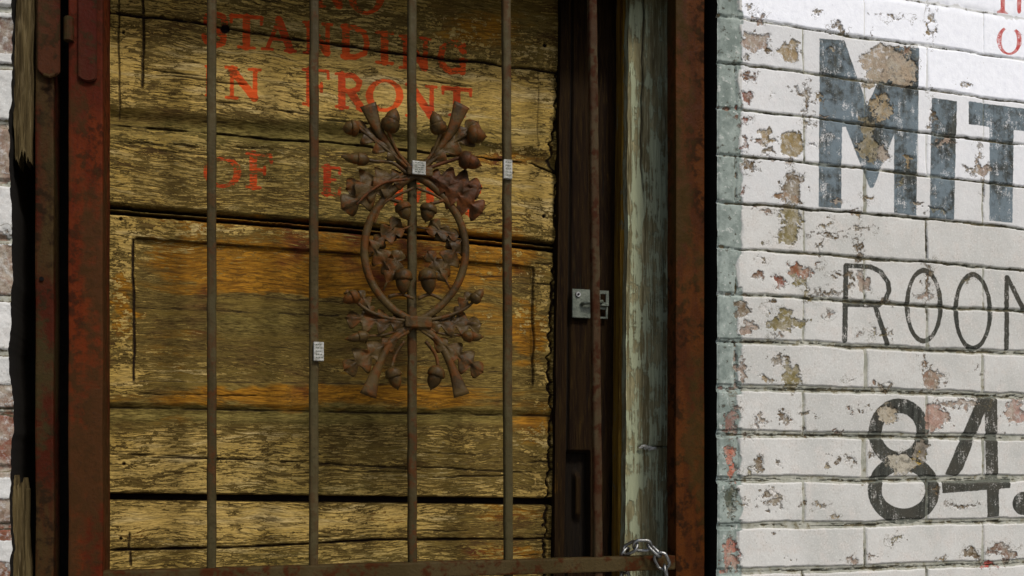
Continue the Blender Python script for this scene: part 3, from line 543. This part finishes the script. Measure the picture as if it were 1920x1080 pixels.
# ================================================================ door frame
frame = empty('wooden_doorway', (toX(1180, .1), .1, 0), 'weathered wooden door frame between the door and the right hand brick wall', 'door frame')
def board_grid(name, mat, pxa, pxb, Y, back, label=None, res=.0022, pocket=None, seed=0, amp=1., chips=(), parent=frame, z0=.02, z1=2.285):
    """upright board; pxa / pxb are edge columns at the photo's top and bottom rows"""
    zt, zb = toZ(pxa[0], -40, Y), toZ(pxa[0], 1110, Y)
    zs = np.concatenate([np.linspace(z0, zb, 30)[:-1] if z0 < zb else [], np.arange(max(zb, z0), min(zt, z1), res), np.linspace(zt, z1, 6)[1:] if z1 > zt else []])
    a0, a1 = toX(pxa[0], Y), toX(pxa[1], Y); b0, b1 = toX(pxb[0], Y), toX(pxb[1], Y); tz = np.clip((zt-zs)/(zt-zb), -.2, 1.4)[:, None]
    n = max(6, int((b0-a0)/(res*.6))); t = np.linspace(0, 1, n)[None]
    X = (a0+(a1-a0)*tz)*(1-t)+(b0+(b1-b0)*tz)*t; Z = np.repeat(zs[:, None], n, 1); px, py = topx(X, Z, Y)
    dep = (-fbm(X*160, Z*5, 4, seed)*.003-fbm(X*30, Z*3, 3, seed+4)*.004)*amp; crk = np.zeros(X.shape)
    if pocket is not None: dd, cc = pocket(px, py); dep = dep+dd; crk = np.maximum(crk, cc)
    ex = fbm(Z*12, Z*0+seed, 4, seed+7)*.006*amp; X = X+ex*(np.abs(t-.5)*2)**6*np.sign(t-.5)
    return grid_parts(np.stack([X, Y+dep, Z], -1), np.zeros((X.shape[0]-1, X.shape[1]-1), int), {0: (name, mat, parent, label)}, dict(crack=crk), back=back)[0]
def pk_brown(px, py):
    a = sstep(px, 1063, 1066)*sstep(px, 1107, 1104)*sstep(py, 845, 850)*sstep(py, 1060, 1056)
    b = sstep(px, 1078, 1084)*sstep(px, 1096, 1092)*sstep(py, 878, 900)*sstep(py, 985, 960)
    g = sstep(2.2-np.abs(px-1068-(py-500)*-.012), -1, 1)
    g2 = sstep(5-np.abs(px-1150-fbm(py/60, py*0, 3, 3)*12), -1, 4)*sstep(py, 850, 950)
    return .018*a-.010*b+.005*g+.008*g2, np.maximum(.75*a*(1-b), np.maximum(.7*g, .8*g2))
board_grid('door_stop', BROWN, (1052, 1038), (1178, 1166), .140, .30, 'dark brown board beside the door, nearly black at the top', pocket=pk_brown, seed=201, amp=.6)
def pk_green(px, py):
    g = .9*sstep(1.8-np.abs(px-1206+fbm(py/80, py*0, 3, 5)*10), -1, 1.5)*sstep(py, 420, 300)
    g = np.maximum(g, .95*sstep(1.3-np.abs(py-838), -1, 1)*sstep(px, 1195, 1200))
    return .004*g, g
board_grid('jamb', GREEN, (1180, 1170), (1262, 1264), .095, .139, 'grey green weathered post with flaking pale green paint', pocket=pk_green, seed=211, amp=1.1)
board_grid('edge_strip', OCHRE, (1168, 1158), (1180, 1170), .112, .138, 'narrow ochre strip along the green post', seed=221, amp=.5)
box('gap_shade_fill', (toX(1262, .1), .10, .02), (toX(1347)-.003, .30, 2.285), BLACK, frame)  # near-black box that paints in the shade behind the right gap
box('header', (toX(190, .2), .20, 2.25), (toX(1170, .2), .30, 2.288), BROWN, frame)
box('gap_shade_back', (toX(60, .2), .21, .02), (toX(204, .2), .30, 2.245), BLACK, frame)  # the same painted dark behind the left gap
box('threshold', (toX(60, .2), .08, .0), (toX(1170, .2), .30, .02), BROWN, frame)
bm = bmesh.new()                                    # pale splinter on the green post
for k in range(3):
    p = [PT(1198+k*9, 840+k*1.5, .089), PT(1210+k*8, 836+k*2, .086), PT(1220+k*5, 845-k*2, .090)]
    tube(bm, spline(p, 4), [.001]+[.0024]*7+[.001], .0009, 6)
finish(bm, 'paint_chip', LABEL, frame, 'curl of pale paint on the green post')
# latch plate
YL_ = .137
def plate(lo, hi, y0, y1, holes=()):
    bm = bmesh.new(); a, b = PT(*lo, y0), PT(*hi, y0)
    if not holes: bm_box(bm, (a.x, y0, b.z), (b.x, y1, a.z), .0008)
    else:
        (hx0, hy0), (hx1, hy1) = holes; h0, h1 = PT(hx0, hy0, y0), PT(hx1, hy1, y0)
        bm_box(bm, (a.x, y0, b.z), (h0.x, y1, a.z), .0006); bm_box(bm, (h1.x, y0, b.z), (b.x, y1, a.z), .0006)
        bm_box(bm, (h0.x-.0005, y0+.0003, h0.z), (h1.x+.0005, y1-.0002, a.z), .0004); bm_box(bm, (h0.x-.0005, y0+.0003, b.z), (h1.x+.0005, y1-.0002, h1.z), .0004)
    return bm
lp = finish(plate((1073, 541), (1108, 597), YL_-.006, YL_-.003), 'latch_plate', ZINC, frame, 'pale metal latch plate on the dark brown board')
sc_ = bmesh.new(); c0 = PT(1084, 552, YL_-.007)
bmesh.ops.create_cone(sc_, cap_ends=True, segments=16, radius1=.0055, radius2=.004, depth=.003, matrix=Matrix.Translation(c0) @ Matrix.Rotation(math.pi/2, 4, 'X')); finish(sc_, 'screw', STEEL, lp)
sc_ = bmesh.new(); bmesh.ops.create_cone(sc_, cap_ends=True, segments=10, radius1=.0018, radius2=.0018, depth=.002, matrix=Matrix.Translation(c0-Vector((0, .002, 0))) @ Matrix.Rotation(math.pi/2, 4, 'X')); finish(sc_, 'screw_slot', BLACK, lp)
bm = bmesh.new(); tube(bm, [PT(1091, 570, YL_-.008), PT(1098, 568, YL_-.014), PT(1112, 566, YL_-.016), PT(1130, 566, YL_-.014)], .0032, .0032, 10); finish(bm, 'bolt', ZINC, lp, smooth=True)
finish(plate((1119, 544), (1142, 574), YL_-.012, YL_-.009, ((1126, 551), (1136, 567))), 'staple_plate', ZINC, frame, 'small square plate with a hole right of the bar')
finish(plate((1121, 574), (1140, 598), YL_-.006, YL_-.003, ((1125, 580), (1136, 594))), 'keeper', ZINC, frame, 'dull lower keeper below the square plate')
# ================================================================ fixed iron post and split timbers on the left
def vbox(name, x0, x1, yf, yb, z0, z1, mat, parent, wob=.0008, **k):
    return box(name, (toX(x0, yf), yf, z0), (toX(x1, yf), yb, z1), mat, parent, .0025, wob=wob, **k)
post = empty('gate_post', (toX(90, .03), .05, 0), 'brown rusty iron post left of the gate with a strap hinge at the top', 'post')
vbox('post_body', 66, 101, .022, .072, 0, 2.29, RED2, post)
bm = bmesh.new(); a = PT(72, 138, .017)
def strap(x0, x1, yb, y, th):
    bm = bmesh.new(); A, B = PT(x0, yb, y), PT(x1, yb, y); r = (B.x-A.x)/2; cx = (A.x+B.x)/2; zc = A.z+r*.7; vs = []
    prof = [(A.x, 2.27)]+[(cx+r*math.cos(math.pi+math.pi*k/12), zc+.7*r*math.sin(math.pi+math.pi*k/12)) for k in range(13)]+[(B.x, 2.27)]
    f = [bm.verts.new((x, y, z)) for x, z in prof]; b = [bm.verts.new((x, y+th, z)) for x, z in prof]
    bm.faces.new(f); bm.faces.new(b[::-1])
    for k in range(len(f)): bm.faces.new((f[k-1], f[k], b[k], b[k-1]))
    bmesh.ops.bevel(bm, geom=[e for e in bm.edges if abs(e.verts[0].co.y-e.verts[1].co.y) < 1e-6 and e.verts[0].co.y < y+1e-5], offset=.0012, segments=2, affect='EDGES'); return bm
bm.free()
sp = finish(strap(70, 112, 140, .0145, .006), 'hinge_strap', RED3, post)
bm = bmesh.new(); tube(bm, [PT(82, 140, .012), PT(92, 143, .011), PT(102, 140, .012)], .0025, .002, 8); finish(bm, 'weld_bead', RED2, post)
bm = bmesh.new(); c0 = PT(78, 523, .021)
bmesh.ops.create_cone(bm, cap_ends=True, segments=12, radius1=.0028, radius2=.0028, depth=.003, matrix=Matrix.Translation(c0) @ Matrix.Rotation(math.pi/2, 4, 'X')); finish(bm, 'bolt_hole', BLACK, post)
def splint(name, pxa, pxb, y0, y1, Y, label, seed):
    zt, zb = toZ(pxa[0], y0, Y), toZ(pxa[0], y1, Y); root = empty(name, (toX(pxa[0], Y), Y, min(zb, zt)), label, 'timber', 'split timber strips beside the post')
    n, m = 22, max(30, int((zt-zb)/.003)); t = np.linspace(0, 1, n)[None]; s = np.linspace(0, 1, m)[:, None]; Z = zb+(zt-zb)*s+0*t
    pyr = y0+(y1-y0)*(1-s)                               # ragged ends
    xa = np.interp(pyr, *zip(*pxa_l(pxa, y0, y1))); xb = np.interp(pyr, *zip(*pxa_l(pxb, y0, y1)))
    X = toX(xa, Y)*(1-t)+toX(xb, Y)*t+fbm(Z*14+0*t, t*1.5+0*Z, 4, seed)*.008
    rag = fbm(t*7+0*Z, Z*0, 3, seed+1)*.05
    Z = Z+rag*(np.clip(1-s*6, 0, 1) if y1 < 1000 else -np.clip(s*6-5, 0, 1))
    dep = -fbm(X*120, Z*6, 4, seed+2)*.008
    grid_parts(np.stack([X, Y+dep, Z], -1), np.zeros((m-1, n-1), int), {0: ('timber', TAN, root, None)}, dict(crack=0*X), back=Y+.03)
def pxa_l(p, y0, y1): return [(y0+(y1-y0)*k/(len(p)-1), v) for k, v in enumerate(p)]
splint('timber_strip', (30, 31, 27, 26, 30), (68, 64, 62, 60, 56), -190, 292, .018, 'upper split tan timber strip broken off over the black gap', 301)
splint('timber_strip', (20, 26, 24, 24), (50, 50, 58, 60), 908, 1250, .018, 'lower split tan timber strip rising from the bottom edge', 311)
# ================================================================ iron gate
YG = .034
gate = empty('iron_gate', (toX(700, YG), YG, 0), 'rusty iron bar gate with oak leaf and acorn ornament in front of the old door', 'gate')
vbox('stile', 128, 193, .018, .100, .06, 2.27, RED, gate, label='rust red hinge side stile')
vbox('stile', 1267, 1321, .022, .054, .06, 2.27, ORG, gate, label='orange brown latch side stile')
sp = finish(strap(146, 181, 150, .0125, .005), 'hinge_strap', RED3, gate)
bm = bmesh.new(); tube(bm, [PT(129, 34, .016), PT(129, 77, .016)], .0062, None, 12); tube(bm, [PT(129, 36, .016), PT(129, 32, .016)], .0048, None, 12); finish(bm, 'hinge_barrel', RED2, gate, smooth=False)
def rail(yt, yb, xa=186, xb=1272):
    z1, z0 = toZ(600, yt, YG-.01), toZ(600, yb, YG-.01)
    return box('rail', (toX(xa, YG), YG-.010, z0), (toX(xb, YG), YG+.012, z1), OLV, gate, .0025, wob=.0008)
rail(1060, 1090); box('rail', (toX(186, YG), YG-.010, .08), (toX(1272, YG), YG+.012, .11), ORG, gate, .0025); box('rail', (toX(186, YG), YG-.010, 2.23), (toX(1272, YG), YG+.012, 2.27), ORG, gate, .0025)
ZR = toZ(600, 1061, YG-.01)
for k, (xt, xb) in enumerate(((397, 397), (589, 588), (772, 773), (949, 953), (1110, 1121))):
    hw_ = 8.6/ppm(xt, YG); top = PT(xt, 0, YG); bot = PT(xb, 1080, YG); d = (bot-top)/(bot.z-top.z)
    bm = bmesh.new(); r = random.Random(40+k); pts = []
    zz = .11
    while zz < 2.23:
        p = top+d*(zz-top.z); pts.append(p+Vector((r.uniform(-.00045, .00045), r.uniform(-.0005, .0005), 0))); zz += .02
    tube(bm, pts, hw_, hw_*.95, 16, 'bar')
    finish(bm, 'bar', BAR if k not in (4,) else mat_rust('rust_mottled_iron', (.050, .035, .017), (.042, .022, .010), (.034, .011, .004), 9., (30, 30, 20)), gate)
def sticker(x0, x1, y0, y1, w, e_=0.):
    bm = bmesh.new(); a, b = PT(x0, y0, YG-.0092), PT(x1, y1, YG-.0092); n = 4
    bm_box(bm, (a.x, YG-.0115-e_, b.z), (b.x, YG-.006, a.z), .0006)
    o = finish(bm, 'paper_tag', LABEL, gate, w)
    bm = bmesh.new(); rr = random.Random(x0)
    for k in range(5):
        z = b.z+(a.z-b.z)*(.15+.17*k); xx = a.x+(b.x-a.x)*.2
        for q in range(3):
            wv = (b.x-a.x)*rr.uniform(.1, .2); bm_box(bm, (xx, YG-.0118-e_, z), (xx+wv, YG-.0114-e_, z+.0012), 0); xx += wv*1.5
    finish(bm, 'faded_print', ZINC, o)
sticker(770, 795, 306, 333, 'white paper tag on the upper collar', .0115); sticker(944, 960, 299, 336, 'white paper tag on the bar right of the ornament'); sticker(588, 607, 641, 677, 'white paper tag on the bar left of the ornament')
# --- ornament: two crossing bars that make the oval and its four flared ends
def G(x, y, o=0.): return PT(x, y, YG-o)
k_ = 1/ppm(780, YG)
def scroll(sgn):
    cx = 778
    def q(x, y, o): return G(cx+sgn*(x-cx), y, o)
    ps = [q(866, 196, .020), q(846, 245, .016), q(815, 290, .012), q(785, 322, .012), q(735, 358, .012), q(696, 410, .012), q(683, 470, .012), q(697, 530, .012), q(735, 578, .012), q(782, 608, .012), q(822, 640, .014), q(848, 690, .018), q(866, 742, .022)]
    pts = spline(ps, 8); n = len(pts); rx = []; ry = []
    for i in range(n):
        s = i/(n-1); e = max(0, 1-s/.13, 1-(1-s)/.11); rx.append((7.4+9*e**1.5)*k_); ry.append(.0045-.0018*e)
    bm = bmesh.new(); tube(bm, pts, rx, ry, 12, False)
    finish(bm, 'scroll_bar', ORN, gate, smooth=True)
scroll(1); scroll(-1)
for (x, y, w_, h_) in ((783, 328, 24, 11), (780, 607, 25, 12)):
    bm = bmesh.new(); a, b = G(x-w_, y-h_, 0), G(x+w_, y+h_, 0); bm_box(bm, (a.x, YG-.021, b.z), (b.x, YG+.010, a.z), .003, 3); finish(bm, 'collar', ORN, gate)
def leaf_mesh(nl=4):
    """oak leaf along +x, unit length, lobed edge, raised ribs, thick"""
    bm = bmesh.new(); ns, ntt = 46, 10; top, bot = [], []
    for i in range(ns+1):
        s = i/ns; env = math.sin(math.pi*min(1, s**.85*.97+.03))**.55*(.55+.45*s); lob = .5+.5*math.cos(2*math.pi*(nl*s-.55)); w_ = .40*env*(.27+.74*lob**.62)
        if s > .97: w_ *= .6
        rt, rb = [], []
        for j in range(-ntt//2, ntt//2+1):
            t = j/(ntt/2); sweep = .07*abs(t)*env*lob                      # lobes point forward
            x = s+sweep; y = t*w_; rib = .060*math.exp(-(t/.11)**2)+.020*math.cos(2*math.pi*(nl*(s-.10*abs(t))-.55))*abs(t)*2
            z = rib-.10*(t*w_/.4)**2*1.1-.22*(s-.35)**2+.02*math.sin(9*s+3*t)
            rt.append(bm.verts.new((x, y, z+.018))); rb.append(bm.verts.new((x, y, z-.02)))
        top.append(rt); bot.append(rb)
    for R_, fl in ((top, 1), (bot, 0)):
        for i in range(ns):
            for j in range(ntt):
                q = (R_[i][j], R_[i+1][j], R_[i+1][j+1], R_[i][j+1]); bm.faces.new(q if not fl else q[::-1])
    for i in range(ns):
        for j in (0, ntt): bm.faces.new((top[i][j], top[i+1][j], bot[i+1][j], bot[i][j]))
    for i in (0, ns):
        for j in range(ntt): bm.faces.new((top[i][j], top[i][j+1], bot[i][j+1], bot[i][j]))
    tube(bm, [(-.22, 0, -.01), (0, 0, 0), (.2, 0, .012)], [.035, .035, .02], None, 8, up=Vector((0, 0, 1)))
    bmesh.ops.recalc_face_normals(bm, faces=bm.faces)
    me = bpy.data.meshes.new('oak_leaf'); bm.to_mesh(me); bm.free(); me.polygons.foreach_set('use_smooth', np.ones(len(me.polygons), bool)); return me
LEAF = {4: leaf_mesh(4), 3: leaf_mesh(3)}
def leaf(x0, y0, x1, y1, wid=1., tilt=0., off=.012, mat=ORN, nl=3, lift=0.):
    a, b = G(x0, y0, off), G(x1, y1, off+lift); X_ = (b-a); L = X_.length; X_.normalize(); N_ = Vector((0, -1, 0)); N_ = (N_-X_*N_.dot(X_)).normalized()
    N_ = Matrix.Rotation(tilt, 3, X_) @ N_; Y_ = N_.cross(X_)
    me = LEAF[nl].copy(); me.materials.clear()
    M_ = Matrix(((X_.x*L, Y_.x*L*wid, N_.x*L*.55, a.x), (X_.y*L, Y_.y*L*wid, N_.y*L*.55, a.y), (X_.z*L, Y_.z*L*wid, N_.z*L*.55, a.z), (0, 0, 0, 1)))
    me.transform(M_); link('oak_leaf', me, mat, gate)
def acorn(x0, y0, x1, y1, sz=1., off=.016, mat=ORN, stem=None):
    """cup at (x0,y0), nut pointing to (x1,y1)"""
    a, b = G(x0, y0, off), G(x1, y1, off); ax = (b-a); L = ax.length; ax.normalize()
    R_ = ax.to_track_quat('Z', 'Y').to_matrix().to_4x4(); M_ = Matrix.Translation(a) @ R_
    def lathe(prof, n=18, knob=0):
        bm = bmesh.new(); rs = []
        for i, (z, r) in enumerate(prof):
            rs.append([bm.verts.new(M_ @ Vector(((r*L*(1+knob*math.cos(6*(k+i*.5)*2*math.pi/n*1.5)))*math.cos(2*math.pi*k/n), (r*L*(1+knob*math.cos(6*(k+i*.5)*2*math.pi/n*1.5)))*math.sin(2*math.pi*k/n), z*L))) for k in range(n)])
        for p, q in zip(rs, rs[1:]):
            for k in range(n): bm.faces.new((p[k], p[(k+1) % n], q[(k+1) % n], q[k]))
        bm.faces.new(rs[0][::-1]); bm.faces.new(rs[-1]); return bm
    s = .355*sz
    o = finish(lathe([(-.05, .08), (0, s*.55), (.06, s*.9), (.16, s*1.08), (.27, s*1.14), (.36, s*1.16), (.42, s*1.10), (.43, s*.9)], 24, .05), 'acorn', mat, gate, smooth=True)
    finish(lathe([(.38, s*.92), (.5, s*.95), (.65, s*.88), (.8, s*.68), (.92, s*.38), (.97, s*.16), (1.05, s*.06)]), 'nut', mat, o, smooth=True)
    if stem:
        pts = spline([G(*p, off-.004) for p in stem]+[a], 6); bm = bmesh.new(); tube(bm, pts, .0026, .0026, 8); finish(bm, 'stem', mat, gate, smooth=True)
def stem(ps, r=3.2, mat=ORN, off=.014, end=None):
    bm = bmesh.new(); pts = spline([G(*p, off) for p in ps], 6); n = len(pts); rr = [(r*(1-.25*i/n)+(end or 0)*max(0, (i/(n-1)-.8)/.2))*k_ for i in range(n)]
    tube(bm, pts, rr, [x*.8 for x in rr], 10); finish(bm, 'stem', mat, gate, smooth=True)
def mir(x): return 1556+8-x if True else x
R1, R2 = ORN, ORN2
# upper sprays
acorn(728, 246, 742, 204, .95, .020, R1, stem=[(772, 318), (745, 285)]); acorn(826, 250, 812, 210, .95, .020, R1, stem=[(786, 318), (812, 285)])
leaf(752, 300, 664, 226, .80, .3, .016, R1, 4); leaf(806, 302, 898, 226, .80, -.3, .016, R1, 4)
acorn(672, 240, 642, 241, 1.25, .020, R1, stem=[(770, 320), (730, 285), (700, 262)]); acorn(876, 252, 912, 256, 1.15, .020, R1, stem=[(790, 320), (830, 285), (855, 264)])
stem([(766, 328), (735, 305), (700, 302), (668, 292), (640, 294)], 3.4); acorn(690, 300, 644, 296, .62, .018, R1)
acorn(862, 296, 902, 310, .95, .020, R2, stem=[(796, 318), (830, 306)])
leaf(765, 330, 648, 352, .95, .25, .014, R1, 4); leaf(735, 338, 640, 392, .85, -.2, .017, R1, 3); leaf(798, 330, 905, 352, 1.0, -.2, .014, R2, 4); leaf(815, 335, 906, 400, 1.05, .15, .018, R2, 4)
stem([(764, 336), (722, 342), (690, 362), (668, 384)], 2.6, R2, .022)
# inside the oval
acorn(752, 380, 764, 412, 1.15, .016, R1, stem=[(726, 372)]); acorn(806, 383, 798, 416, 1.15, .016, R1, stem=[(838, 374)])
stem([(776, 352), (742, 368), (716, 386), (702, 420)], 2.6); stem([(780, 352), (815, 366), (846, 388), (860, 420)], 2.6)
leaf(760, 428, 700, 452, .95, .4, .012, R1, 3); leaf(796, 428, 862, 440, .95, -.4, .012, R1, 3)
leaf(690, 448, 735, 512, .95, .2, .012, R1, 3); leaf(866, 448, 826, 516, .95, -.2, .012, R1, 3)
leaf(725, 530, 752, 468, .9, 0, .014, R1, 3); leaf(838, 530, 802, 470, .9, 0, .014, R1, 3)
acorn(756, 505, 756, 552, .9, .016, R1); acorn(800, 505, 806, 552, .9, .016, R1)
leaf(700, 470, 752, 410, .8, .3, .010, R1, 3); leaf(858, 470, 806, 412, .8, -.3, .010, R1, 3)
stem([(728, 556), (752, 552), (776, 560)], 3.6); stem([(784, 560), (806, 552), (830, 562)], 3.6)
# lower sprays
stem([(764, 602), (725, 596), (690, 582), (664, 562), (648, 546)], 3.4, R1, .016, 3.5); stem([(796, 602), (840, 592), (876, 576), (900, 550)], 3.4, R1, .016, 4)
acorn(672, 552, 642, 566, .95, .020, R1); acorn(886, 566, 906, 542, .85, .020, R1)
leaf(762, 606, 648, 594, .80, .35, .014, R1, 4); leaf(798, 606, 904, 606, .85, -.35, .014, R1, 4)
leaf(700, 592, 672, 544, .9, 0, .013, R1, 3); leaf(852, 592, 884, 548, .8, 0, .013, R1, 3)
stem([(762, 614), (720, 628), (690, 630), (656, 632)], 3.); acorn(690, 629, 648, 636, .6, .018, R1); stem([(798, 614), (830, 626), (880, 630)], 3.); acorn(868, 630, 906, 632, .7, .018, R1)
leaf(745, 634, 644, 694, .78, .2, .016, R1, 4); leaf(812, 634, 908, 698, .78, -.2, .016, R1, 4)
acorn(734, 690, 746, 730, .9, .020, R1, stem=[(758, 640), (742, 664)]); acorn(822, 688, 808, 730, .9, .020, R1, stem=[(798, 640), (816, 664)])
# ================================================================ chain round the rail and the latch side stile
def link_mesh(L=.030, W=.019, r=.0026):
    bm = bmesh.new(); n = 28; pts = []
    R = (W/2-r*.0); h = L/2-R
    for k in range(n):
        a = 2*math.pi*k/n; x = R*math.cos(a); z = R*math.sin(a)+(h if math.sin(a) > 0 else -h); pts.append(Vector((x, 0, z)))
    rings = []
    for i, p in enumerate(pts):
        t = (pts[(i+1) % n]-pts[i-1]).normalized(); s = t.cross(Vector((0, 1, 0))).normalized()
        rings.append([bm.verts.new(p+(s*math.cos(b)+Vector((0, 1, 0))*math.sin(b))*r) for b in [2*math.pi*j/10 for j in range(10)]])
    for i in range(n):
        for j in range(10): bm.faces.new((rings[i][j], rings[i][(j+1) % 10], rings[(i+1) % n][(j+1) % 10], rings[(i+1) % n][j]))
    bmesh.ops.recalc_face_normals(bm, faces=bm.faces); me = bpy.data.meshes.new('link'); bm.to_mesh(me); bm.free(); me.polygons.foreach_set('use_smooth', np.ones(len(me.polygons), bool)); me.materials.append(STEEL); return me
cb = PT(1215, 1100, YG); chain = empty('chain', cb, 'steel link chain looped round the bottom gate rail by the green post', 'chain')
def cp(x, y, o): return PT(x, y, YG-o)
path = spline([cp(1168, 1048, -.022), cp(1174, 1030, -.004), cp(1196, 1022, .010), cp(1220, 1024, .016), cp(1238, 1044, .020), cp(1249, 1072, .020), cp(1250, 1105, .020), cp(1240, 1135, .006), cp(1215, 1140, -.020), cp(1185, 1110, -.030), cp(1170, 1075, -.028), cp(1168, 1048, -.022)], 12)
LM = link_mesh(); acc = 0; last = path[0]; step = .0235; nxt = 0; cnt = 0; cum = [0]
for a, b in zip(path, path[1:]): cum.append(cum[-1]+(b-a).length)
nl_ = round(cum[-1]/step); nl_ += nl_ % 2; nl_ = max(nl_, 2); st_ = cum[-1]/nl_
def at(s):
    s = s % cum[-1]
    for i in range(len(path)-1):
        if cum[i+1] >= s: return path[i].lerp(path[i+1], (s-cum[i])/max(1e-9, cum[i+1]-cum[i]))
    return path[-1]
for k in range(nl_):
    p, q = at(k*st_), at((k+1)*st_); ax = (q-p).normalized(); o = bpy.data.objects.new('link', LM); C.objects.link(o); o.parent = chain
    qd = Vector((0, -1, 0)); qd = (qd-ax*qd.dot(ax)).normalized(); sd_ = ax.cross(qd); n1 = (qd if k % 2 == 0 else sd_); n1 = Matrix.Rotation(.5, 3, ax) @ n1; x1 = n1.cross(ax).normalized()
    sc1 = st_/step
    o.matrix_local = Matrix.Translation((p+q)/2-cb) @ Matrix((x1, n1, ax)).transposed().to_4x4() @ Matrix.Diagonal((1, 1, sc1, 1))
